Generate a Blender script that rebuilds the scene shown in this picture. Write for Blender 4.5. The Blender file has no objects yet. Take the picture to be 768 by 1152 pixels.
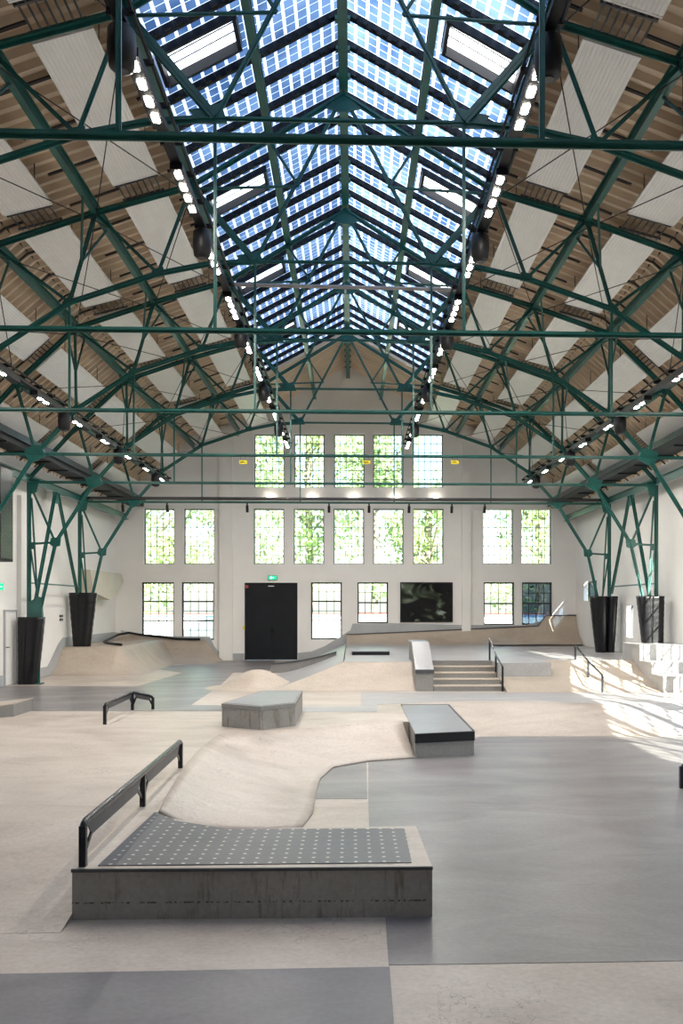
import bpy, bmesh, math, random
from mathutils import Vector, Matrix
from mathutils.geometry import tessellate_polygon
R = math.radians
random.seed(7)
scn = bpy.context.scene
COL = scn.collection

# ------------------------------------------------------------------ camera
F = 1050.0            # focal length in pixels of the 768x1152 frame
TH = math.atan(0.0368)
CX0, CY0 = 434.0, 682.0
CAM = Vector((0.12, 0.0, 1.8))
cd = bpy.data.cameras.new('camera'); cam = bpy.data.objects.new('camera', cd); COL.objects.link(cam)
cd.sensor_fit = 'VERTICAL'; cd.sensor_height = 36.0; cd.sensor_width = 24.0
cd.lens = F / 1152 * 36.0
cd.shift_x = -(CX0 - 384) / 1152; cd.shift_y = (CY0 - 576) / 1152
cam.location = CAM; cam.rotation_euler = (R(90), 0, -TH)
cd.clip_end = 500
scn.camera = cam

# ------------------------------------------------------------------ world, sun, exposure
w = bpy.data.worlds.new('world'); scn.world = w; w.use_nodes = True
nt = w.node_tree; nt.nodes.clear()
sky = nt.nodes.new('ShaderNodeTexSky'); sky.sky_type = 'NISHITA'; sky.sun_disc = False
sky.sun_elevation = R(38); sky.sun_rotation = R(150); sky.air_density = 1.0; sky.dust_density = 1.5
bg = nt.nodes.new('ShaderNodeBackground'); bg.inputs[1].default_value = 0.55
wo = nt.nodes.new('ShaderNodeOutputWorld')
nt.links.new(sky.outputs[0], bg.inputs[0]); nt.links.new(bg.outputs[0], wo.inputs[0])
sd = bpy.data.lights.new('sun', 'SUN'); sd.energy = 30.0; sd.angle = R(0.6); sd.color = (1.0, 0.95, 0.86)
sun = bpy.data.objects.new('sun', sd); COL.objects.link(sun)
sun.rotation_euler = Vector((-1.0, 2.4, -1.2)).to_track_quat('-Z', 'Y').to_euler()
LED = 360.0           # strength of every LED in the lighting rails
scn.view_settings.view_transform = 'Standard'; scn.view_settings.look = 'None'
scn.view_settings.gamma = 1.0; scn.view_settings.use_curve_mapping = False
scn.view_settings.exposure = 0.30
scn.cycles.max_bounces = 10; scn.cycles.diffuse_bounces = 6; scn.cycles.transparent_max_bounces = 12
scn.cycles.sample_clamp_indirect = 6.0
scn.cycles.use_denoising = True

# ------------------------------------------------------------------ helpers
def tag(o, label=None, cat=None, group=None, kind=None):
    if label: o['label'] = label
    if cat: o['category'] = cat
    if group: o['group'] = group
    if kind: o['kind'] = kind
    return o

def empty(name, loc=(0, 0, 0), rz=0.0):
    o = bpy.data.objects.new(name, None); COL.objects.link(o)
    o.location = loc; o.rotation_euler = (0, 0, rz); o.empty_display_size = 0.2
    return o

def copy_tree(o, parent=None):
    c = o.copy(); COL.objects.link(c); c.parent = parent
    for ch in KIDS.get(o.name, []):
        copy_tree(ch, c)
    return c
KIDS = {}

class MB:
    def __init__(s): s.v = []; s.f = []; s.m = []
    def add(s, vs, fs, mi=0):
        b = len(s.v); s.v += [tuple(v) for v in vs]
        s.f += [tuple(b + i for i in f) for f in fs]; s.m += [mi] * len(fs)
    def box(s, x0, x1, y0, y1, z0, z1, mi=0):
        s.hexa([(x0,y0,z0),(x1,y0,z0),(x1,y1,z0),(x0,y1,z0),(x0,y0,z1),(x1,y0,z1),(x1,y1,z1),(x0,y1,z1)], mi)
    def hexa(s, p, mi=0):
        s.add(p, [(0,3,2,1),(4,5,6,7),(0,1,5,4),(1,2,6,5),(2,3,7,6),(3,0,4,7)], mi)
    def bar(s, p, q, w, h, up=(0,0,1), mi=0, off=(0,0)):
        p = Vector(p); q = Vector(q); a = (q - p).normalized(); up = Vector(up)
        if abs(a.dot(up)) > .98: up = Vector((0,1,0))
        sx = a.cross(up).normalized(); sz = sx.cross(a).normalized()
        o = sx * off[0] + sz * off[1]
        c = [(-1,-1),(1,-1),(1,1),(-1,1)]
        P = [p + o + sx*(i*w/2) + sz*(j*h/2) for i, j in c]; Q = [q + o + sx*(i*w/2) + sz*(j*h/2) for i, j in c]
        s.add(P + Q, [(0,1,2,3),(7,6,5,4),(0,4,5,1),(1,5,6,2),(2,6,7,3),(3,7,4,0)], mi)
    def tee(s, p, q, w, d, t=.014, up=(0,1,0)):
        """steel T / double angle section lying in the truss plane"""
        s.bar(p, q, t, w, up=up)                       # plate across the plane
        s.bar(p, q, d, t, up=up)                       # plate in the plane
    def tube(s, pts, r, n=8, caps=True, mi=0):
        pts = [Vector(p) for p in pts]; base = len(s.v); prev = None
        for i, p in enumerate(pts):
            a = (pts[min(i+1, len(pts)-1)] - pts[max(i-1, 0)]).normalized()
            if prev is None:
                u = a.cross(Vector((0,0,1)) if abs(a.z) < .9 else Vector((1,0,0))).normalized()
            else:
                u = (prev - a * prev.dot(a)).normalized()
            prev = u; v = a.cross(u)
            for k in range(n):
                t = 2*math.pi*k/n
                s.v.append(tuple(p + u*(r*math.cos(t)) + v*(r*math.sin(t))))
        for i in range(len(pts)-1):
            for k in range(n):
                a0 = base+i*n+k; a1 = base+i*n+(k+1) % n
                s.f.append((a0, a1, a1+n, a0+n)); s.m.append(mi)
        if caps:
            s.f.append(tuple(base+k for k in range(n))[::-1]); s.m.append(mi)
            s.f.append(tuple(base+(len(pts)-1)*n+k for k in range(n))); s.m.append(mi)
    def prism(s, poly, z0, z1, mi=0, axis='z', mtop=None):
        """poly in (x,y) extruded in z; axis 'y': poly in (x,z) extruded in y; axis 'x': poly (y,z) extruded in x"""
        def P(a, b, c):
            return (a, b, c) if axis == 'z' else (a, c, b) if axis == 'y' else (c, a, b)
        n = len(poly)
        tri = tessellate_polygon([[Vector((a, b, 0)) for a, b in poly]])
        vs = [P(a, b, z0) for a, b in poly] + [P(a, b, z1) for a, b in poly]
        s.add(vs, [tuple(t) for t in tri], mi)
        s.add(vs, [tuple(i+n for i in t) for t in tri], mi if mtop is None else mtop)
        s.add(vs, [(i, (i+1) % n, (i+1) % n+n, i+n) for i in range(n)], mi)
    def grid(s, rows, mi=0):
        n = len(rows[0]); b = len(s.v)
        for r in rows: s.v += [tuple(p) for p in r]
        for i in range(len(rows)-1):
            for j in range(n-1):
                a = b+i*n+j; s.f.append((a, a+1, a+1+n, a+n)); s.m.append(mi)
    def build(s, name, mats, parent=None, smooth=False, bevel=0.0):
        me = bpy.data.meshes.new(name); me.from_pydata(s.v, [], s.f)
        if not isinstance(mats, (list, tuple)): mats = [mats]
        for m in mats: me.materials.append(m)
        me.polygons.foreach_set('material_index', s.m)
        bm = bmesh.new(); bm.from_mesh(me); bmesh.ops.remove_doubles(bm, verts=bm.verts, dist=1e-5)
        bmesh.ops.recalc_face_normals(bm, faces=bm.faces); bm.to_mesh(me); bm.free()
        if smooth: me.polygons.foreach_set('use_smooth', [True]*len(me.polygons))
        me.update()
        o = bpy.data.objects.new(name, me); COL.objects.link(o)
        if parent is not None:
            o.parent = parent; KIDS.setdefault(parent.name, []).append(o)
        if bevel:
            b = o.modifiers.new('bevel', 'BEVEL'); b.width = bevel; b.segments = 2; b.limit_method = 'ANGLE'
        return o

def fl(px, py, z=0.0):
    """point of the horizontal plane at height z seen at a pixel of the photograph"""
    u = (px - CX0)/F; v = (CY0 - py)/F
    d = Vector((math.sin(TH) + u*math.cos(TH), math.cos(TH) - u*math.sin(TH), v))
    t = (z - CAM.z)/d.z
    return CAM + d*t
def wl(px, py, Y=31.3):
    """point of the plane y = Y seen at a pixel"""
    u = (px - CX0)/F; v = (CY0 - py)/F
    d = Vector((math.sin(TH) + u*math.cos(TH), math.cos(TH) - u*math.sin(TH), v))
    return CAM + d*((Y - CAM.y)/d.y)
def wx(px, py, X):
    """point of the plane x = X seen at a pixel"""
    u = (px - CX0)/F; v = (CY0 - py)/F
    d = Vector((math.sin(TH) + u*math.cos(TH), math.cos(TH) - u*math.sin(TH), v))
    return CAM + d*((X - CAM.x)/d.x)
def flp(pts, z=0.0):
    return [tuple(fl(a, b, z))[:2] for a, b in pts]

# ------------------------------------------------------------------ materials
def newmat(name):
    m = bpy.data.materials.new(name); m.use_nodes = True; t = m.node_tree
    return m, t, t.nodes, t.links, t.nodes['Principled BSDF']
def plain(name, col, rough=.5, metal=0.0, var=.12, scale=6.0, bump=0.0, spec=.5):
    m, t, N, L, b = newmat(name)
    b.inputs['Roughness'].default_value = rough; b.inputs['Metallic'].default_value = metal
    b.inputs['Specular IOR Level'].default_value = spec
    g = N.new('ShaderNodeNewGeometry'); n = N.new('ShaderNodeTexNoise'); n.inputs['Scale'].default_value = scale
    n.inputs['Detail'].default_value = 5
    L.new(g.outputs['Position'], n.inputs['Vector'])
    r = N.new('ShaderNodeValToRGB')
    r.color_ramp.elements[0].position = .3; r.color_ramp.elements[1].position = .7
    r.color_ramp.elements[0].color = tuple(c*(1-var) for c in col) + (1,)
    r.color_ramp.elements[1].color = tuple(min(1, c*(1+var)) for c in col) + (1,)
    L.new(n.outputs[0], r.inputs[0]); L.new(r.outputs[0], b.inputs['Base Color'])
    if bump:
        bp = N.new('ShaderNodeBump'); bp.inputs['Strength'].default_value = bump; bp.inputs['Distance'].default_value = .01
        L.new(n.outputs[0], bp.inputs['Height']); L.new(bp.outputs[0], b.inputs['Normal'])
    return m
def emit(name, col, s):
    m = bpy.data.materials.new(name); m.use_nodes = True; t = m.node_tree; t.nodes.clear()
    e = t.nodes.new('ShaderNodeEmission'); e.inputs[0].default_value = tuple(col)+(1,); e.inputs[1].default_value = s
    o = t.nodes.new('ShaderNodeOutputMaterial'); t.links.new(e.outputs[0], o.inputs[0]); return m

def concrete(name, c0, c1, c2, rough=.38, streak=.5, crack=.5, crack_scale=3.0, spec=.45, arcs=0.0):
    """troweled, worn concrete: broad patches, trowel streaks, fine scratches"""
    m, t, N, L, b = newmat(name)
    g = N.new('ShaderNodeNewGeometry')
    def noise(sc, stretch=(1,1,1), det=6, dist=0.0, ro=.6):
        mp = N.new('ShaderNodeMapping'); mp.inputs['Scale'].default_value = stretch
        n = N.new('ShaderNodeTexNoise'); n.inputs['Scale'].default_value = sc; n.inputs['Detail'].default_value = det
        n.inputs['Distortion'].default_value = dist; n.inputs['Roughness'].default_value = ro
        L.new(g.outputs['Position'], mp.inputs[0]); L.new(mp.outputs[0], n.inputs['Vector']); return n
    n1 = noise(.55, (1,1,1), 8, .8)
    n2 = noise(.8, (.75, 1.5, 1), 6, 1.6, .6)
    n3 = noise(26, (1,1,1), 4, .2)
    r = N.new('ShaderNodeValToRGB'); e = r.color_ramp.elements
    e[0].position = .32; e[0].color = c0+(1,); e[1].position = .72; e[1].color = c2+(1,)
    k = e.new(.5); k.color = c1+(1,)
    mx = N.new('ShaderNodeMix'); mx.data_type = 'FLOAT'; mx.inputs[0].default_value = streak
    L.new(n1.outputs[0], mx.inputs[2]); L.new(n2.outputs[0], mx.inputs[3])
    if arcs:   # trowel sweeps
        wv = N.new('ShaderNodeTexWave'); wv.wave_type = 'RINGS'; wv.rings_direction = 'Z'; wv.inputs['Scale'].default_value = .22
        wv.inputs['Distortion'].default_value = 14.0; wv.inputs['Detail'].default_value = 4; wv.inputs['Detail Scale'].default_value = .5
        mq = N.new('ShaderNodeMapping'); mq.inputs['Location'].default_value = (-3.2, -7.5, 0); mq.inputs['Scale'].default_value = (.8, 1.2, 1)
        L.new(g.outputs['Position'], mq.inputs[0]); L.new(mq.outputs[0], wv.inputs['Vector'])
        ma = N.new('ShaderNodeMix'); ma.data_type = 'FLOAT'; ma.inputs[0].default_value = arcs
        L.new(mx.outputs[0], ma.inputs[2]); L.new(wv.outputs['Fac'], ma.inputs[3]); L.new(ma.outputs[0], r.inputs[0])
    else:
        L.new(mx.outputs[0], r.inputs[0])
    # scratches
    vn = N.new('ShaderNodeTexVoronoi'); vn.feature = 'DISTANCE_TO_EDGE'; vn.inputs['Scale'].default_value = crack_scale
    mp = N.new('ShaderNodeMapping'); mp.inputs['Rotation'].default_value = (0,0,.6); mp.inputs['Scale'].default_value = (1,.45,1)
    dn = noise(2.2, (1,1,1), 5)
    av = N.new('ShaderNodeVectorMath'); av.operation = 'MULTIPLY_ADD'; av.inputs[1].default_value = (1.2,1.2,1.2)
    L.new(dn.outputs['Color'], av.inputs[0]); L.new(g.outputs['Position'], av.inputs[2])
    L.new(av.outputs[0], mp.inputs[0]); L.new(mp.outputs[0], vn.inputs['Vector'])
    cr = N.new('ShaderNodeMapRange'); cr.inputs[1].default_value = 0; cr.inputs[2].default_value = .018
    cr.inputs[3].default_value = 1; cr.inputs[4].default_value = 0
    L.new(vn.outputs['Distance'], cr.inputs[0])
    msk = noise(1.1, (1,1,1), 3); mr = N.new('ShaderNodeMapRange'); mr.inputs[1].default_value = .5; mr.inputs[2].default_value = .62
    L.new(msk.outputs[0], mr.inputs[0])
    mu = N.new('ShaderNodeMath'); mu.operation = 'MULTIPLY'; L.new(cr.outputs[0], mu.inputs[0]); L.new(mr.outputs[0], mu.inputs[1])
    mu2 = N.new('ShaderNodeMath'); mu2.operation = 'MULTIPLY'; mu2.inputs[1].default_value = crack; L.new(mu.outputs[0], mu2.inputs[0])
    # fine grain
    gr = N.new('ShaderNodeMapRange'); gr.inputs[1].default_value = .3; gr.inputs[2].default_value = .7
    gr.inputs[3].default_value = .88; gr.inputs[4].default_value = 1.08; L.new(n3.outputs[0], gr.inputs[0])
    vm = N.new('ShaderNodeVectorMath'); vm.operation = 'SCALE'; L.new(r.outputs[0], vm.inputs[0]); L.new(gr.outputs[0], vm.inputs['Scale'])
    m2 = N.new('ShaderNodeMix'); m2.data_type = 'RGBA'; L.new(mu2.outputs[0], m2.inputs[0])
    L.new(vm.outputs[0], m2.inputs[6]); m2.inputs[7].default_value = tuple(c*.35 for c in c0)+(1,)
    L.new(m2.outputs[2], b.inputs['Base Color'])
    rr = N.new('ShaderNodeMapRange'); rr.inputs[1].default_value = .3; rr.inputs[2].default_value = .7
    rr.inputs[3].default_value = rough-.02; rr.inputs[4].default_value = rough+.08
    L.new(n1.outputs[0], rr.inputs[0]); L.new(rr.outputs[0], b.inputs['Roughness'])
    b.inputs['Specular IOR Level'].default_value = spec
    bp = N.new('ShaderNodeBump'); bp.inputs['Strength'].default_value = .12; bp.inputs['Distance'].default_value = .01
    L.new(n3.outputs[0], bp.inputs['Height']); L.new(bp.outputs[0], b.inputs['Normal'])
    return m

M = {}
M['beige'] = concrete('beige_concrete', (.33,.27,.22), (.47,.405,.345), (.60,.535,.47), .42, .45, .75, 4.0)
M['warm'] = concrete('warm_concrete', (.35,.29,.23), (.44,.37,.30), (.52,.445,.37), .5, .5, .3, 3.0)
M['grey'] = concrete('grey_concrete', (.125,.113,.112), (.195,.18,.178), (.285,.265,.26), .34, .65, .0, .7, .5, .09)
M['slate'] = concrete('slate_concrete', (.10,.096,.108), (.135,.13,.143), (.175,.168,.18), .38, .6, .0, 1.2, .45)
M['block'] = concrete('block_concrete', (.19,.185,.175), (.24,.232,.22), (.29,.28,.265), .6, .4, .4, 6.0)
M['top'] = concrete('polished_top', (.23,.235,.25), (.265,.27,.285), (.31,.315,.33), .30, .5, .1, 2.0, .7)
M['deck'] = concrete('deck_concrete', (.27,.26,.26), (.35,.34,.335), (.43,.415,.41), .38, .6, .2, 2.0, .55)
M['wall'] = plain('white_plaster', (.82,.805,.785), .7, 0, .03, 1.2)
M['panelwhite'] = plain('white_metal_panel', (.84,.83,.81), .45, 0, .03, 3)
M['wainscot'] = plain('grey_wainscot', (.40,.41,.42), .5, 0, .05, 2)
M['sheet'] = plain('beige_sheet', (.72,.58,.43), .55, 0, .08, 1.5)
M['green'] = plain('green_paint', (.011,.098,.083), .33, 0, .22, 4, spec=.6)
M['black'] = plain('black_steel', (.007,.007,.008), .5, 0, .2, 8, spec=.3)
M['satin'] = plain('satin_black_steel', (.02,.022,.027), .27, .4, .2, 8)
M['web'] = plain('dark_grey_plate', (.07,.07,.075), .45, .2, .15, 10)
M['dark'] = plain('charcoal_paint', (.008,.010,.014), .5, 0, .15, 4, spec=.25)
M['foil'] = plain('black_padding_vinyl', (.006,.006,.008), .33, 0, .2, 5, .8, spec=.35)
M['frame'] = plain('dark_window_frame', (.03,.032,.036), .45, 0, .1, 6)
M['lightframe'] = plain('pale_window_frame', (.22,.235,.235), .45, 0, .06, 6)
M['pipe'] = plain('grey_pipe', (.33,.29,.26), .4, .3, .1, 6)
M['strip'] = plain('dark_lap_strip', (.035,.032,.03), .7, 0, .1, 6)
M['led'] = emit('led_light', (1.0, .93, .84), LED)
M['exit'] = emit('exit_sign_green', (.02, .75, .30), 1.4)
M['exitw'] = emit('exit_sign_white', (.85, 1, .9), 2.0)
M['yellow'] = plain('yellow_sign', (.75,.62,.02), .5, 0, .03, 6)
M['red'] = plain('red_paint', (.38,.06,.05), .5, 0, .03, 6)
M['bark'] = plain('bark', (.26,.23,.18), .9, 0, .3, 5)
M['grass'] = plain('grass', (.10,.22,.04), .9, 0, .4, 2)
M['pale_paving'] = plain('pale_paving', (.48,.46,.43), .8, 0, .1, 4)
M['bluepanel'] = plain('blue_panel', (.12,.25,.45), .5, 0, .05, 4)
M['rust'] = None

def leafmat(name, c):
    m, t, N, L, b = newmat(name)
    b.inputs['Roughness'].default_value = .6
    g = N.new('ShaderNodeNewGeometry'); n = N.new('ShaderNodeTexNoise'); n.inputs['Scale'].default_value = .8
    L.new(g.outputs['Position'], n.inputs['Vector'])
    r = N.new('ShaderNodeValToRGB'); r.color_ramp.elements[0].position = .35; r.color_ramp.elements[1].position = .65
    r.color_ramp.elements[0].color = tuple(x*.6 for x in c)+(1,); r.color_ramp.elements[1].color = tuple(min(1,x*1.5) for x in c)+(1,)
    L.new(n.outputs[0], r.inputs[0]); L.new(r.outputs[0], b.inputs['Base Color'])
    tr = N.new('ShaderNodeBsdfTranslucent'); L.new(r.outputs[0], tr.inputs[0])
    mx = N.new('ShaderNodeMixShader'); mx.inputs[0].default_value = .45
    L.new(b.outputs[0], mx.inputs[1]); L.new(tr.outputs[0], mx.inputs[2]); L.new(mx.outputs[0], N['Material Output'].inputs[0])
    return m
M['leaf'] = leafmat('leaves', (.36,.48,.24))
M['leaf2'] = leafmat('leaves_yellow', (.46,.56,.27))

def glass(name, tint, refl=.1):
    m, t, N, L, b = newmat(name); N.remove(b)
    tr = N.new('ShaderNodeBsdfTransparent'); tr.inputs[0].default_value = tint+(1,)
    gl = N.new('ShaderNodeBsdfGlossy'); gl.inputs['Roughness'].default_value = .03
    mx = N.new('ShaderNodeMixShader'); mx.inputs[0].default_value = refl
    L.new(tr.outputs[0], mx.inputs[1]); L.new(gl.outputs[0], mx.inputs[2]); L.new(mx.outputs[0], N['Material Output'].inputs[0])
    return m
M['glass'] = glass('window_glass', (.93,.96,.95), .06)
M['darkglass'] = glass('dark_window_glass', (.20,.25,.30), .10)

def pvglass():
    """translucent roof glass with a lattice of solar cells: cell columns 0.1 m wide, pale gaps between"""
    m, t, N, L, b = newmat('solar_cell_roof_glass'); N.remove(b)
    g = N.new('ShaderNodeNewGeometry'); sp = N.new('ShaderNodeSeparateXYZ'); L.new(g.outputs['Position'], sp.inputs[0])
    def lines(out, per, wd):
        a = N.new('ShaderNodeMath'); a.operation = 'DIVIDE'; a.inputs[1].default_value = per; L.new(out, a.inputs[0])
        f = N.new('ShaderNodeMath'); f.operation = 'FRACT'; L.new(a.outputs[0], f.inputs[0])
        c = N.new('ShaderNodeMath'); c.operation = 'LESS_THAN'; c.inputs[1].default_value = wd; L.new(f.outputs[0], c.inputs[0]); return c
    lx = lines(sp.outputs[0], .155, .26); ly = lines(sp.outputs[1], .168, .07); lf = lines(sp.outputs[0], .027, .22)
    mx = N.new('ShaderNodeMath'); mx.operation = 'MAXIMUM'; L.new(lx.outputs[0], mx.inputs[0]); L.new(ly.outputs[0], mx.inputs[1])
    nz = N.new('ShaderNodeTexNoise'); nz.inputs['Scale'].default_value = 1.4; L.new(g.outputs['Position'], nz.inputs['Vector'])
    cr = N.new('ShaderNodeValToRGB'); cr.color_ramp.elements[0].color = (.02,.045,.10,1); cr.color_ramp.elements[1].color = (.07,.12,.21,1)
    cr.color_ramp.elements[0].position = .35; cr.color_ramp.elements[1].position = .65
    L.new(nz.outputs[0], cr.inputs[0])
    mc = N.new('ShaderNodeMix'); mc.data_type = 'RGBA'; L.new(mx.outputs[0], mc.inputs[0]); L.new(cr.outputs[0], mc.inputs[6])
    mc.inputs[7].default_value = (.36,.44,.56,1)
    tr = N.new('ShaderNodeBsdfTranslucent'); L.new(mc.outputs[2], tr.inputs[0])
    gl = N.new('ShaderNodeBsdfGlossy'); gl.inputs['Roughness'].default_value = .15
    ms = N.new('ShaderNodeMixShader'); ms.inputs[0].default_value = .05
    L.new(tr.outputs[0], ms.inputs[1]); L.new(gl.outputs[0], ms.inputs[2]); L.new(ms.outputs[0], N['Material Output'].inputs[0])
    return m
M['pv'] = pvglass()
def frosted():
    m, t, N, L, b = newmat('opal_hatch_glass'); N.remove(b)
    tr = N.new('ShaderNodeBsdfTranslucent'); tr.inputs[0].default_value = (.97,.98,1,1)
    L.new(tr.outputs[0], N['Material Output'].inputs[0]); return m
M['opal'] = frosted()

def rustconcrete():
    m = concrete('stained_box_face', (.23,.213,.19), (.31,.29,.265), (.39,.37,.34), .55, .35, .4, 6.0)
    t = m.node_tree; N = t.nodes; L = t.links; b = N['Principled BSDF']
    src = b.inputs['Base Color'].links[0].from_socket
    g = N.new('ShaderNodeNewGeometry'); mp = N.new('ShaderNodeMapping'); mp.inputs['Scale'].default_value = (16, 1, 2.2)
    n = N.new('ShaderNodeTexNoise'); n.inputs['Scale'].default_value = 1.0; n.inputs['Detail'].default_value = 6; n.inputs['Roughness'].default_value = .7
    L.new(g.outputs['Position'], mp.inputs[0]); L.new(mp.outputs[0], n.inputs['Vector'])
    r = N.new('ShaderNodeMapRange'); r.inputs[1].default_value = .54; r.inputs[2].default_value = .70; r.inputs[4].default_value = .7
    L.new(n.outputs[0], r.inputs[0])
    mx = N.new('ShaderNodeMix'); mx.data_type = 'RGBA'; mx.inputs[7].default_value = (.09,.058,.038,1)
    L.new(r.outputs[0], mx.inputs[0]); L.new(src, mx.inputs[6])
    # ragged seam of holes about a third of the way up
    sp = N.new('ShaderNodeSeparateXYZ'); L.new(g.outputs['Position'], sp.inputs[0])
    n2 = N.new('ShaderNodeTexNoise'); n2.inputs['Scale'].default_value = 45; L.new(g.outputs['Position'], n2.inputs['Vector'])
    a = N.new('ShaderNodeMath'); a.operation = 'ADD'; a.inputs[1].default_value = .225; L.new(sp.outputs[2], a.inputs[0])
    ab = N.new('ShaderNodeMath'); ab.operation = 'ABSOLUTE'; L.new(a.outputs[0], ab.inputs[0])
    r2 = N.new('ShaderNodeMapRange'); r2.inputs[1].default_value = .001; r2.inputs[2].default_value = .009; r2.inputs[3].default_value = 1; r2.inputs[4].default_value = 0
    L.new(ab.outputs[0], r2.inputs[0])
    r3 = N.new('ShaderNodeMapRange'); r3.inputs[1].default_value = .5; r3.inputs[2].default_value = .56; L.new(n2.outputs[0], r3.inputs[0])
    mu = N.new('ShaderNodeMath'); mu.operation = 'MULTIPLY'; L.new(r2.outputs[0], mu.inputs[0]); L.new(r3.outputs[0], mu.inputs[1])
    m2 = N.new('ShaderNodeMix'); m2.data_type = 'RGBA'; m2.inputs[7].default_value = (.03,.025,.02,1)
    L.new(mu.outputs[0], m2.inputs[0]); L.new(mx.outputs[2], m2.inputs[6]); L.new(m2.outputs[2], b.inputs['Base Color'])
    return m
M['rust'] = rustconcrete()

def studs():
    """dark plate set with rows of small pale studs"""
    m = concrete('studded_plate', (.06,.062,.072), (.085,.088,.10), (.115,.12,.135), .42, .5, .0, 2.0, .4)
    t = m.node_tree; N = t.nodes; L = t.links; b = N['Principled BSDF']
    src = b.inputs['Base Color'].links[0].from_socket
    g = N.new('ShaderNodeNewGeometry'); mp = N.new('ShaderNodeMapping'); mp.inputs['Scale'].default_value = (1/.10, 1/.12, 0)
    mp.inputs['Rotation'].default_value = (0,0,0)
    L.new(g.outputs['Position'], mp.inputs[0])
    fr = N.new('ShaderNodeVectorMath'); fr.operation = 'FRACTION'; L.new(mp.outputs[0], fr.inputs[0])
    sb = N.new('ShaderNodeVectorMath'); sb.operation = 'SUBTRACT'; sb.inputs[1].default_value = (.5,.5,0); L.new(fr.outputs[0], sb.inputs[0])
    ms = N.new('ShaderNodeVectorMath'); ms.operation = 'MULTIPLY'; ms.inputs[1].default_value = (.10,.12,0); L.new(sb.outputs[0], ms.inputs[0])
    ln = N.new('ShaderNodeVectorMath'); ln.operation = 'LENGTH'; L.new(ms.outputs[0], ln.inputs[0])
    c = N.new('ShaderNodeMath'); c.operation = 'LESS_THAN'; c.inputs[1].default_value = .0135; L.new(ln.outputs['Value'], c.inputs[0])
    mx = N.new('ShaderNodeMix'); mx.data_type = 'RGBA'; mx.inputs[7].default_value = (.52,.50,.45,1)
    L.new(c.outputs[0], mx.inputs[0]); L.new(src, mx.inputs[6]); L.new(mx.outputs[2], b.inputs['Base Color'])
    return m
M['studs'] = studs()

# ------------------------------------------------------------------ room shell
W = 7.7; YB = 31.3; YF = -6.0; LOW = -0.34
ZC = 1.8
# roof section, x and height above floor
SEC = [(0, 9.85), (2.4, 8.5), (5.1, 7.5), (W, 5.25)]
def roofz(x):
    x = abs(x)
    for (a, za), (b, zb) in zip(SEC, SEC[1:]):
        if x <= b: return za + (zb-za)*(x-a)/(b-a)
    return SEC[-1][1]

def struct(o): o['kind'] = 'structure'; return o

# lower floor (one slab under the whole hall)
mb = MB(); mb.box(-W, W, YF, YB, LOW-.2, LOW)
struct(mb.build('floor', M['beige']))

# raised floor, its edge following the banks and the curved transition
BX0, BX1 = fl(81, 979, 0).x, fl(486, 976, 0).x          # studded box, left and right
BY0, BY1 = fl(81, 979, 0).y, fl(460, 930, 0).y          # front and back
YL = 7.9                                                 # crest of the left bank
crest = [(178, 914), (186, 898), (203, 868), (222, 846), (245, 828), (275, 825), (320, 823), (380, 817), (452, 812)]
toe = [(262, 934), (300, 934), (338, 934), (352, 915), (355, 893), (360, 877), (375, 864), (415, 857), (470, 853)]
CR = [fl(a, b, 0) for a, b in crest]; TO = [fl(a, b, LOW) for a, b in toe]
YR = fl(520, 792, 0).y                                   # crest of the right bank
YRB = fl(520, 829, LOW).y
XR1 = fl(533, 823, 0).x
up = [(-W, YL), (BX0, YL)] + [(CR[0].x, CR[0].y)] + [(p.x, p.y) for p in CR[1:]] + [(fl(467, 826, 0).x, CR[-1].y), (fl(467, 826, 0).x, YR), (W, YR), (W, YB), (-W, YB)]
mb = MB(); mb.prism(up, LOW+.0, 0.0)
struct(mb.build('floor', M['beige']))

def slab(pts, z, mat, h=.003):
    mb = MB(); mb.prism(flp(pts, z), z-.02, z+h)
    return struct(mb.build('floor', mat))
# lower level colour fields
slab([(433, 1029), (486, 1028), (480, 1000), (470, 932), (415, 931), (414, 900), (414, 856), (470, 853), (540, 829), (1000, 829), (1000, 1078), (437, 1086)], LOW, M['grey'])
slab([(355, 899), (358, 880), (366, 868), (380, 861), (412, 857), (413, 899)], LOW, M['grey'], .0028)
slab([(-400, 1100), (-400, 1500), (490, 1500), (443, 1152), (438, 1088), (0, 1096)], LOW, M['slate'])
# raised level colour fields
slab([(-120, 772), (155, 772), (205, 757), (168, 751), (255, 743.5), (310, 742), (302, 757), (262, 757), (248, 771), (215, 793), (260, 794), (260, 800), (-200, 800)], 0, M['grey'])
slab([(338, 795), (406, 795), (406, 779), (760, 779.5), (790, 790.5), (640, 791), (600, 788), (520, 788), (424, 793), (424, 801), (338, 801)], 0, M['deck'], .003)

# banks down to the lower level
def ramp(rows, name, label, mat, base=None, smooth=True, group=None):
    mb = MB(); mb.grid(rows)
    o = mb.build(name, mat, smooth=smooth)
    tag(o, label, 'skate ramp', group); return o
def prof(t): return t*t*(3-2*t)*.35 + t*.65
def bankrows(x0, x1, y0, z0, y1, z1, n=10, nx=12):
    return [[(x0+(x1-x0)*j/nx, y0+(y1-y0)*i/n, z0+(z1-z0)*prof(i/n)) for j in range(nx+1)] for i in range(n+1)]
def solidbank(x0, x1, y0, z0, y1, z1, name, label, mat, n=12):
    mb = MB(); pr = [(y0+(y1-y0)*i/n, z0+(z1-z0)*prof(i/n)) for i in range(n+1)]
    pr = [(a, b+.002) for a, b in pr] + [(y1, z0-.02), (y0, z0-.02)]
    mb.prism(pr, x0, x1, axis='x')
    o = mb.build(name, mat); return tag(o, label, 'skate ramp')
solidbank(-W+.01, BX0-.002, BY0-.25, LOW, YL+.01, 0, 'bank_ramp', 'low beige concrete bank left of the studded manual box', M['beige'])
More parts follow.
